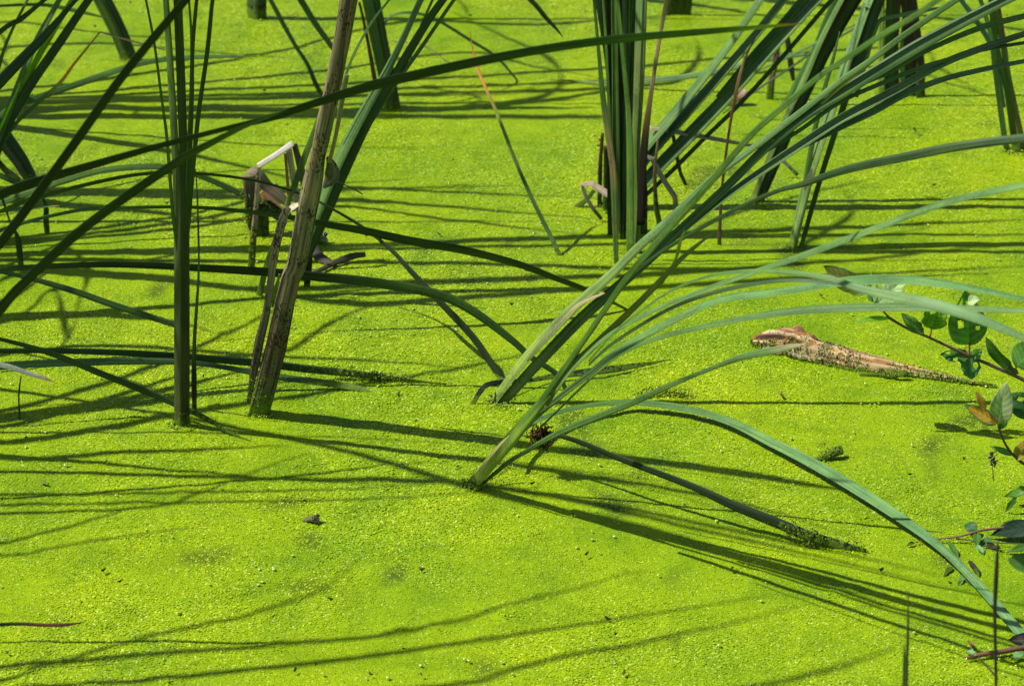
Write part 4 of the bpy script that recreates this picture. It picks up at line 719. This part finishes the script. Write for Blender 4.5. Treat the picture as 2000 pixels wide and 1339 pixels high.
t = lone('fine dark twig in a low heap of duckweed right of the front fan', [(1278, 775, 775), (1300, 768, 771), (1318, 766, 769), (1340, 773, 773)], [2, 3, 3, 2], DK, th=.9, mat=M_MOSS, group=DB, name='twig', cat='twig')
weed_on(t, [(1245, 770, 772), (1300, 766, 770), (1345, 770, 772)], 26, 330, hang=0, size=.003)
lone('tiny yellow leaf scrap floating in the open duckweed at upper right', [(1785, 248, 260), (1788, 256, 260), (1793, 261, 262), (1801, 263, 264)], [3, 4, 7, 4], [(0, YEL), (.4, YEL), (.6, (.25, .27, .15)), (1, (.25, .27, .15))], th=.2, mat=M_DRYC, group=DB, name='leaf_scrap', cat='leaf scrap', sink=False)
lone('red brown leaf scrap floating at left below the long shadows', [(78, 938, 940), (86, 941, 943), (94, 945, 946)], [4, 8, 3], (.22, .10, .06), th=.3, mat=M_DRYC, group=DB, name='leaf_scrap', cat='leaf scrap', sink=False, facing=.6)

# ---- broken stump and bent reeds behind the dead stem
t = thing('broken_stump', 'broken reed stump with a split top and mossy foot, left of the dead stem', 'reed stump', G(503, 455), DB)
blade('post', [(500, 458), (494, 420), (489, 375), (486, 342)], [30, 32, 31, 29], [(0, DK), (.5, (.05, .05, .02)), (.8, (.07, .06, .035)), (1, (.16, .135, .09))], 458, th=.7, rough=.22, facing=0, parent=t, mat=M_MOSS, seg=16)
blade('leg', [(516, 456), (515, 430), (512, 400)], [22, 22, 18], DK, 456, th=.7, rough=.2, facing=0, parent=t, mat=M_MOSS)
blade('split_slab', [(484, 342), (500, 340), (522, 364), (545, 382), (563, 398)], [20, 30, 26, 22, 18], [(0, (.25, .205, .13)), (.4, (.16, .13, .075)), (1, (.2, .165, .10))], 452, th=.35, rough=.12, facing=.4, parent=t, mat=M_DRYC)
blade('split_slab', [(508, 376), (522, 388), (540, 403), (556, 416)], [13, 19, 18, 15], [(0, (.45, .24, .1)), (1, (.38, .22, .13))], 449, th=.5, rough=.2, facing=.4, parent=t, mat=M_DRYC)
blade('underside', [(512, 396), (530, 408), (548, 424), (556, 440)], [22, 28, 24, 12], (.03, .034, .014), 453, th=.6, rough=.3, facing=.2, parent=t, mat=M_MOSS)
weed_on(t, [(484, 440, 458), (481, 375, 458)], 24, 260, hang=.2, size=.0022); weed_on(t, [(512, 392, 452), (552, 428, 452)], 22, 130, hang=.1, size=.0022)
t = thing('bent_dry_reed', 'bleached dry reed snapped into an arch over the broken stump', 'dead reed', G(492, 524), DB)
blade('upright', [(491, 524), (494, 470), (499, 425), (502, 380), (506, 322)], [15, 15, 13, 11, 10], [(0, (.06, .07, .02)), (.35, (.15, .11, .05)), (.5, (.3, .24, .13)), (1, (.42, .34, .22))], ('k', 524, 0), th=.6, rough=.12, facing=0, parent=t, mat=M_DRY)
blade('bridge', [(504, 324, 524), (540, 302, 520), (572, 280, 516)], [12, 13, 14], (.55, .5, .42), th=.5, facing=.3, parent=t, mat=M_DRYC, sink=False)
blade('leg', [(592, 440), (582, 400), (573, 350), (564, 292)], [14, 15, 14, 14], (.36, .3, .2), 512, th=.4, facing=0, parent=t, mat=M_DRYC)
blade('leg', [(604, 440), (599, 380), (589, 335), (575, 282)], [16, 18, 17, 12], (.15, .11, .08), 508, th=.4, facing=0, parent=t, mat=M_DRY)
blade('leg', [(566, 420), (563, 370), (557, 300)], [7, 7, 6], (.3, .16, .07), 510, th=.5, facing=0, parent=t, mat=M_DRYC)
weed_on(t, [(491, 522, 524), (495, 450, 524)], 14, 150, hang=.2, size=.0022)
t = thing('fallen_stick', 'mossy broken stick lying across a black root right of the dead stem', 'stick', G(660, 515), DB)
blade('stick', [(610, 534, 536), (635, 522, 526), (660, 510, 517), (690, 500, 509), (714, 497, 507)], [10, 13, 14, 16, 12], [(0, (.2, .09, .04)), (.2, (.045, .042, .018)), (1, (.045, .044, .018))], th=.8, rough=.35, parent=t, mat=M_TWIGV)
blade('root', [(606, 470, 482), (612, 488, 496), (626, 503, 509), (655, 517, 519)], [22, 26, 22, 9], (.02, .02, .011), th=.7, rough=.3, parent=t, mat=M_TWIGV)
blade('foot', [(600, 556), (602, 520), (606, 480)], [15, 17, 16], (.022, .022, .012), 556, th=.7, rough=.25, parent=t, mat=M_TWIGV, facing=0)

# ---- frogs
def frog(label, px, py, heading, size, mat, dip):
    c = G(px, py); t = thing('frog', label, 'frog', c, 'frogs peeking out of the duckweed'); h = Vector((math.cos(heading), math.sin(heading), 0)); sd = Vector((-h.y, h.x, 0)); up = Vector((0, 0, 1))
    prof = [(.62, .05, .08, .02), (.56, .22, .15, .06), (.42, .38, .22, .13), (.2, .48, .30, .2), (0, .52, .36, .24), (-.25, .52, .35, .18), (-.6, .56, .38, .0), (-1.0, .55, .36, -.2), (-1.5, .4, .28, -.5), (-1.9, .15, .14, -.7)]
    sm = catmull(prof, 3); vs, fs = [], []; seg = 20
    for x, wd, ht, z in sm:
        for k in range(seg):
            a = 2 * math.pi * k / seg; y = math.cos(a) * wd; zz = math.sin(a) * ht
            if zz > 0: zz *= 1 - .18 * (abs(y) / max(wd, .01)) ** 2
            bump_ = .10 * math.exp(-((x - .1) ** 2 / .03 + (abs(y) - .33) ** 2 / .018)) if zz > 0 else 0
            vs.append((h * x + sd * y + up * (zz + z + bump_ - dip)) * size)
    for i in range(len(sm) - 1): fs += [(i * seg + k, i * seg + (k + 1) % seg, (i + 1) * seg + (k + 1) % seg, (i + 1) * seg + k) for k in range(seg)]
    fs += [tuple(range(seg))[::-1], tuple(range((len(sm) - 1) * seg, len(sm) * seg))]
    me = bpy.data.meshes.new('body'); me.from_pydata(vs, [], fs); bm = bmesh.new(); bm.from_mesh(me); bmesh.ops.recalc_face_normals(bm, faces=bm.faces); bm.to_mesh(me); bm.free()
    for p in me.polygons: p.use_smooth = True
    b = link('body', me, mat); b.parent = t
    for s_ in (-1, 1):
        bm = bmesh.new(); bmesh.ops.create_uvsphere(bm, u_segments=14, v_segments=10, radius=.2 * size); me = bpy.data.meshes.new('eye'); bm.to_mesh(me); bm.free()
        for p in me.polygons: p.use_smooth = True
        e = link('eye', me, M_EYE); e.parent = t; e.location = (h * .2 + sd * s_ * .36 + up * (.54 - dip)) * size
        bm = bmesh.new(); r_ = .135 * size
        bm.free()
        rim = [];
        for k in range(17):
            a = 2 * math.pi * k / 16; d_ = (sd * s_ * .75 + up * .35 + h * .3).normalized(); u_ = d_.orthogonal().normalized(); w_ = d_.cross(u_)
            rim.append(((u_ * math.cos(a) + w_ * math.sin(a)) * .15 * size + d_ * .14 * size, .05 * size))
        ro = link('eye_rim', tube_mesh('eye_rim', rim, ORG, .9, 0, (0, 0), 6, 1), M_RIM); ro.parent = e
    return t
frog('small brown frog with its head out of the open duckweed at lower left', 614, 1018, math.radians(-42), .0165, M_FROG, -.12)
frog('green frog peeking out from behind the dead brown stem', 628, 472, math.radians(-35), .024, M_FROGG, -.1)

# ---- leafy branches at the right edge
def broad(parent, base, tip, wpx, col, col2=None, fold=.25, curl=.15, facing=.2, twist=0, holes=(), name='leaf', wave=.06, mat=None, edge=None, lobes=0):
    B = P3(*base); T_ = P3(*tip); A = T_ - B; Ln = A.length; A_ = A.normalized(); vw = (CP - B).normalized(); Nn = vw * (1 - abs(facing)) + Vector((0, 0, 1)) * facing; Nn = (Nn - A_ * Nn.dot(A_)).normalized(); Sd = A_.cross(Nn)
    a = math.radians(twist); Nn, Sd = Nn * math.cos(a) + Sd * math.sin(a), Sd * math.cos(a) - Nn * math.sin(a); W = wpx / scale(B); nu, nvv = 28, 20; vs, cs, uvs = [], [], []; ph = random.uniform(0, 60)
    for i in range(nu + 1):
        u = i / nu; wu = (max(u, 0) ** .7) * (max(1 - u, 0) ** 1.0) * 2.75
        for j in range(nvv + 1):
            v = -1 + 2 * j / nvv; vein = abs(math.sin((u * 7 - abs(v) * 1.6) * math.pi)) ** 6
            z = fold * abs(v) * wu * W * .5 - curl * u * u * Ln + wave * W * math.sin(u * 9 + ph + v) * abs(v) - vein * .004 * W
            e = 1 + lobes * noise.noise(Vector((u * 6, ph, v > 0)))
            vs.append(B + A * u + Sd * v * wu * W * .5 * e + Nn * z); m = noise.noise(Vector((u * 3 + ph, v * 2, 0))) * .5 + .5
            c = col if col2 is None else tuple(x + (y - x) * min(1, max(0, m * 1.8 - .4)) for x, y in zip(col, col2))
            k = 1.6 if abs(v) < .09 else 1 + .45 * vein
            if edge and (abs(v) > .7 or u > .85): c = edge
            cs.append(tuple(x * k for x in c)); uvs.append((j / nvv, u * Ln))
    fs = []
    for i in range(nu):
        for j in range(nvv):
            u = (i + .5) / nu; v = -1 + 2 * (j + .5) / nvv
            if any(((u - hu) / ru) ** 2 + ((v - hv) / rv) ** 2 < 1 + .5 * noise.noise(Vector((u * 9, v * 5, ph))) for hu, hv, ru, rv in holes): continue
            q = i * (nvv + 1) + j; fs.append((q, q + 1, q + nvv + 2, q + nvv + 1))
    me = bpy.data.meshes.new(name); me.from_pydata(vs, [], fs); ca = me.color_attributes.new('Col', 'FLOAT_COLOR', 'POINT')
    for i, c in enumerate(cs): ca.data[i].color = (*c, 1)
    ul = me.uv_layers.new(name='UVMap')
    for p in me.polygons:
        p.use_smooth = True
        for li in p.loop_indices: ul.data[li].uv = uvs[me.loops[li].vertex_index]
    o = link(name, me, mat or M_BROAD, parent); sdm = o.modifiers.new('thickness', 'SOLIDIFY'); sdm.thickness = .0006
    return o
def twig(parent, pts, wpx, col=(.10, .06, .04), name='twig'): return blade(name, pts, [x * .85 for x in wpx], col, th=.95, parent=parent, mat=M_TWIGV, rough=.1, facing=0, seg=8, sink=False)
LB = 'leafy branches reaching in from the right edge'
DGL = (.07, .17, .026); MGL = (.13, .28, .04); PLL = (.36, .44, .24)
t = thing('leafy_branch', 'upper leafy branch with insect eaten leaves, above the thin end of the log', 'branch', G(2060, 880), LB)
r_ = 840
twig(t, [(1736, 620, r_), (1770, 640, r_), (1815, 659, r_), (1880, 689, r_), (1940, 715, r_), (2000, 742, r_), (2090, 790, r_), (2160, 880, r_)], [8, 7, 7, 8, 9, 10, 11, 12])
twig(t, [(1738, 621, r_), (1715, 597, r_), (1690, 570, r_)], [5, 4, 3])
twig(t, [(1893, 694, r_), (1893, 670, r_), (1892, 640, r_)], [6, 5, 3], (.2, .09, .05)); twig(t, [(1816, 658, r_), (1820, 640, r_)], [5, 4], (.2, .09, .05)); twig(t, [(1803, 652, r_), (1803, 640, r_)], [4, 3]); twig(t, [(1978, 733, r_), (1974, 712, r_)], [5, 4]); twig(t, [(1982, 735, r_), (1985, 714, r_)], [5, 4])
broad(t, (1692, 572, r_), (1608, 519, r_ - 20), 48, (.06, .12, .015), (.13, .12, .02), facing=-.1, twist=0, curl=0, lobes=.2)
broad(t, (1712, 597, r_), (1768, 540, r_ + 15), 50, PLL, (.24, .36, .15), facing=.3, fold=.15)
broad(t, (1705, 590, r_), (1702, 538, r_), 30, (.3, .42, .2), facing=.2, holes=((.7, .2, .15, .4),))
broad(t, (1742, 620, r_), (1664, 624, r_), 12, LIME, fold=.1)
broad(t, (1803, 651, r_), (1762, 614, r_), 28, DGL, MGL, lobes=.35, facing=-.1)
broad(t, (1818, 641, r_), (1836, 596, r_ + 10), 58, LIME, (.12, .26, .03), lobes=.3, facing=-.2, holes=((.75, -.4, .2, .35),))
broad(t, (1893, 672, r_), (1886, 578, r_ + 15), 88, (.09, .22, .04), (.14, .28, .06), facing=.25, fold=.3, holes=((.42, -.38, .08, .17), (.55, .35, .07, .16), (.75, .1, .06, .13), (.33, .5, .05, .12), (.8, -.5, .08, .2)))
broad(t, (1890, 590, r_ + 15), (1912, 583, r_ + 20), 26, PLL, facing=.4)
broad(t, (1895, 697, r_), (1838, 690, r_), 34, (.05, .16, .03), DGL, lobes=.5, holes=((.5, -.6, .09, .25), (.75, .5, .09, .25)))
broad(t, (1893, 698, r_), (1898, 742, r_ + 5), 46, (.06, .18, .05), (.12, .25, .1), fold=.5, facing=.2, lobes=.25, holes=((.35, -.55, .15, .3),))
broad(t, (1898, 700, r_), (1917, 682, r_), 26, MGL, lobes=.3)
broad(t, (1975, 716, r_), (1921, 666, r_), 36, DGL, fold=.5, facing=-.3, twist=-25)
broad(t, (1985, 716, r_), (2030, 668, r_), 74, (.09, .22, .04), facing=.2, fold=.1)
broad(t, (1990, 730, r_), (1946, 704, r_), 16, DGL, facing=0, lobes=.4)
t = thing('leafy_branch', 'middle branch with a pale upright leaf and an orange edged leaf at the right edge', 'branch', G(2080, 1080), LB)
r_ = 1000
twig(t, [(1949, 830, r_), (1958, 855, r_), (1972, 880, r_), (1992, 900, r_), (2030, 935, r_), (2090, 1075, r_ + 60)], [5, 6, 7, 8, 9, 10])
twig(t, [(1992, 900, r_), (1999, 885, r_), (2010, 870, r_)], [6, 5, 4])
broad(t, (1949, 829, r_), (1965, 753, r_ + 8), 52, (.28, .36, .18), (.35, .40, .22), facing=.25, fold=.2)
broad(t, (1948, 828, r_), (1886, 789, r_), 32, (.36, .30, .04), (.48, .26, .04), facing=.1, edge=(.10, .2, .04))
broad(t, (1925, 800, r_), (1908, 766, r_), 18, (.42, .24, .04), (.3, .25, .04))
broad(t, (1955, 838, r_), (1966, 800, r_), 20, DGL, facing=-.3)
broad(t, (2035, 800, r_), (1962, 778, r_), 66, DGL, (.04, .12, .04), facing=-.2, holes=((.6, .3, .1, .2),))
broad(t, (1978, 888, r_), (1936, 870, r_), 14, (.10, .24, .04))
broad(t, (1984, 897, r_), (2012, 855, r_), 32, (.3, .32, .03), (.35, .25, .03))
broad(t, (2030, 950, r_), (1960, 968, r_), 22, DGL, MGL, lobes=.5, facing=.1)
broad(t, (1985, 970, r_), (1962, 1000, r_), 14, DGL, lobes=.3); broad(t, (2030, 985, r_), (1988, 985, r_), 6, DGL)
seedbm = bmesh.new()
dc = P3(1938, 896, 985)
for _ in range(46):
    rr = bmesh.ops.create_icosphere(seedbm, subdivisions=1, radius=random.uniform(.0012, .0026)); off = Vector((random.gauss(0, .0028), random.gauss(0, .0026), random.gauss(0, .0065)))
    for v in rr['verts']: v.co += dc + off
for k in range(9):
    rr = bmesh.ops.create_icosphere(seedbm, subdivisions=1, radius=.0011); 
    for v in rr['verts']: v.co = Vector((v.co.x, v.co.y, v.co.z * 2)) + P3(1938 + k * .4, 912 + k * 3.2, 985)
me = bpy.data.meshes.new('withered_leaf'); seedbm.to_mesh(me); seedbm.free(); link('withered_leaf', me, simple('withered_black', (.03, .025, .018), .8), t)
twig(t, [(1938, 886, 985), (1947, 880, 990), (1956, 878, 995)], [3, 3, 2], DK)
t = thing('leafy_branch', 'low branch lying on the duckweed at right with round and black leaves', 'branch', G(2060, 1040), LB)
def lo(x, y, d=6): return (x, y, y + d)
twig(t, [lo(1786, 1058, 2), lo(1818, 1053, 4), lo(1867, 1048, 8), lo(1892, 1042, 12), lo(1917, 1035, 16), lo(1955, 1030, 18), lo(2000, 1024, 20), lo(2070, 1018, 24)], [2, 4, 5, 6, 7, 7, 8, 9], (.16, .09, .05))
twig(t, [lo(1867, 1051, 4), lo(1917, 1057, 4), lo(1983, 1061, 5), lo(2050, 1064, 6)], [4, 3, 3, 3], (.07, .05, .03))
broad(t, lo(1908, 1034, 14), lo(1882, 1020, 16), 26, (.03, .10, .03), facing=.3, fold=.1)
broad(t, lo(2030, 1026, 24), lo(1934, 1037, 16), 46, (.02, .05, .025), facing=.5, fold=.2)
broad(t, lo(1908, 1040, 12), lo(1908, 1063, 8), 18, DGL, facing=0)
broad(t, lo(1955, 1070, 5), lo(1918, 1062, 6), 12, DK, lobes=.5, facing=.5); broad(t, lo(1922, 1050, 8), lo(1940, 1058, 6), 12, (.08, .2, .08), lobes=.5, facing=.5)
broad(t, lo(2020, 1064, 10), lo(1966, 1074, 6), 18, DGL, facing=.4); broad(t, lo(1908, 1064, 6), lo(1922, 1078, 4), 14, (.15, .3, .15), lobes=.6, facing=.6)
broad(t, lo(1816, 1046, 5), lo(1797, 1041, 5), 11, (.06, .03, .02), facing=.5, lobes=.4); broad(t, lo(1786, 1058, 3), lo(1772, 1063, 3), 9, DK, lobes=.4, facing=.5)
broad(t, lo(1852, 1056, 6), lo(1872, 1086, 4), 14, DGL, lobes=.5, facing=.5); broad(t, lo(1892, 1094, 6), lo(1912, 1120, 4), 13, DK, lobes=.5, facing=.4)
broad(t, lo(1882, 1118, 5), lo(1900, 1143, 3), 15, DGL, lobes=.5, facing=.4); broad(t, lo(1884, 1122, 4), lo(1872, 1140, 3), 14, (.16, .32, .1), lobes=.6, facing=.6); broad(t, lo(1860, 1105, 3), lo(1845, 1120, 3), 12, DGL, lobes=.6, facing=.6)
weed_on(t, [(1790, 1060), (1870, 1052), (1910, 1050)], 12, 60, hang=0, size=.002)
lone('big dark blurred leaf hanging into view at the right edge', [(2030, 1105, 1270), (2010, 1100, 1270), (1985, 1096, 1270), (1968, 1092, 1270)], [46, 48, 34, 3], DGL, th=.08, facing=.2, group=LB, name='broad_leaf', cat='leaf')
t = thing('leafy_branch', 'lowest red brown branch lying in the duckweed at the bottom right corner', 'branch', G(2060, 1280), LB)
twig(t, [lo(1888, 1284, 3), lo(1920, 1277, 5), lo(1960, 1271, 7), lo(2010, 1262, 9), lo(2070, 1250, 10)], [7, 13, 14, 14, 14], (.13, .06, .035)); twig(t, [lo(1912, 1282, 3), lo(1930, 1302, 3), lo(1945, 1318, 3)], [3, 3, 2], DK)
broad(t, lo(2030, 1250, 20), lo(1968, 1246, 14), 34, (.025, .02, .015), facing=.3); broad(t, lo(1905, 1276, 4), lo(1886, 1268, 4), 16, (.16, .28, .12), lobes=.6, facing=.6); broad(t, lo(1900, 1262, 4), lo(1890, 1245, 4), 9, (.3, .12, .08), lobes=.5, facing=.6); broad(t, lo(2000, 1275, 5), lo(1975, 1285, 4), 18, (.15, .3, .12), lobes=.6, facing=.6)
weed_on(t, [(1890, 1284), (2000, 1268)], 18, 90, hang=.1, size=.0022)
lone('blurred dark stalk standing upright near the camera at the bottom right', [(1950, 1720, 1720), (1945, 1310, 1720), (1943, 1200, 1720), (1946, 1120, 1720), (1949, 1058, 1720)], [6, 7, 8, 10, 4], (.06, .05, .03), th=.8, mat=M_DRYC, group='thin stalks near the camera', name='dry_stalk', cat='stalk')
lone('faint thin blurred stalk left of the dark stalk at the bottom right', [(1766, 1790, 1790), (1771, 1330, 1790), (1773, 1240, 1790), (1774, 1150, 1790)], [5, 6, 6, 2], (.09, .10, .04), th=.8, mat=M_DRYC, group='thin stalks near the camera', name='dry_stalk', cat='stalk')
lone('short blurred green tip at the bottom edge near the right corner', [(1772, 1760, 1760), (1768, 1400, 1760), (1767, 1310, 1760), (1766, 1258, 1760)], [12, 12, 9, 2], GR, group='thin stalks near the camera', name='grass_blade', cat='grass blade')

# ---- duckweed pushed up round each foot
for o in list(COL.objects):
    if o.type == 'EMPTY' and o.get('group') in (PL, 'dead cattails') and o.location.y < 7.6:
        c = o.location; wd = .02 + .004; sp = []
        if o['label'].startswith(('upright cattail with', 'pair of', 'far cattail clump')): wd = .04
        for _ in range(110):
            a = random.uniform(0, 6.283); r = wd * random.uniform(.55, 1.25)
            sp.append((Vector((c.x + math.cos(a) * r, c.y + math.sin(a) * r * 1.1, random.uniform(-.001, .005))), Vector((math.cos(a) * .6, math.sin(a) * .6, 1))))
        fronds('pushed_up_duckweed', sp, M_WEED, o, size=.0022)
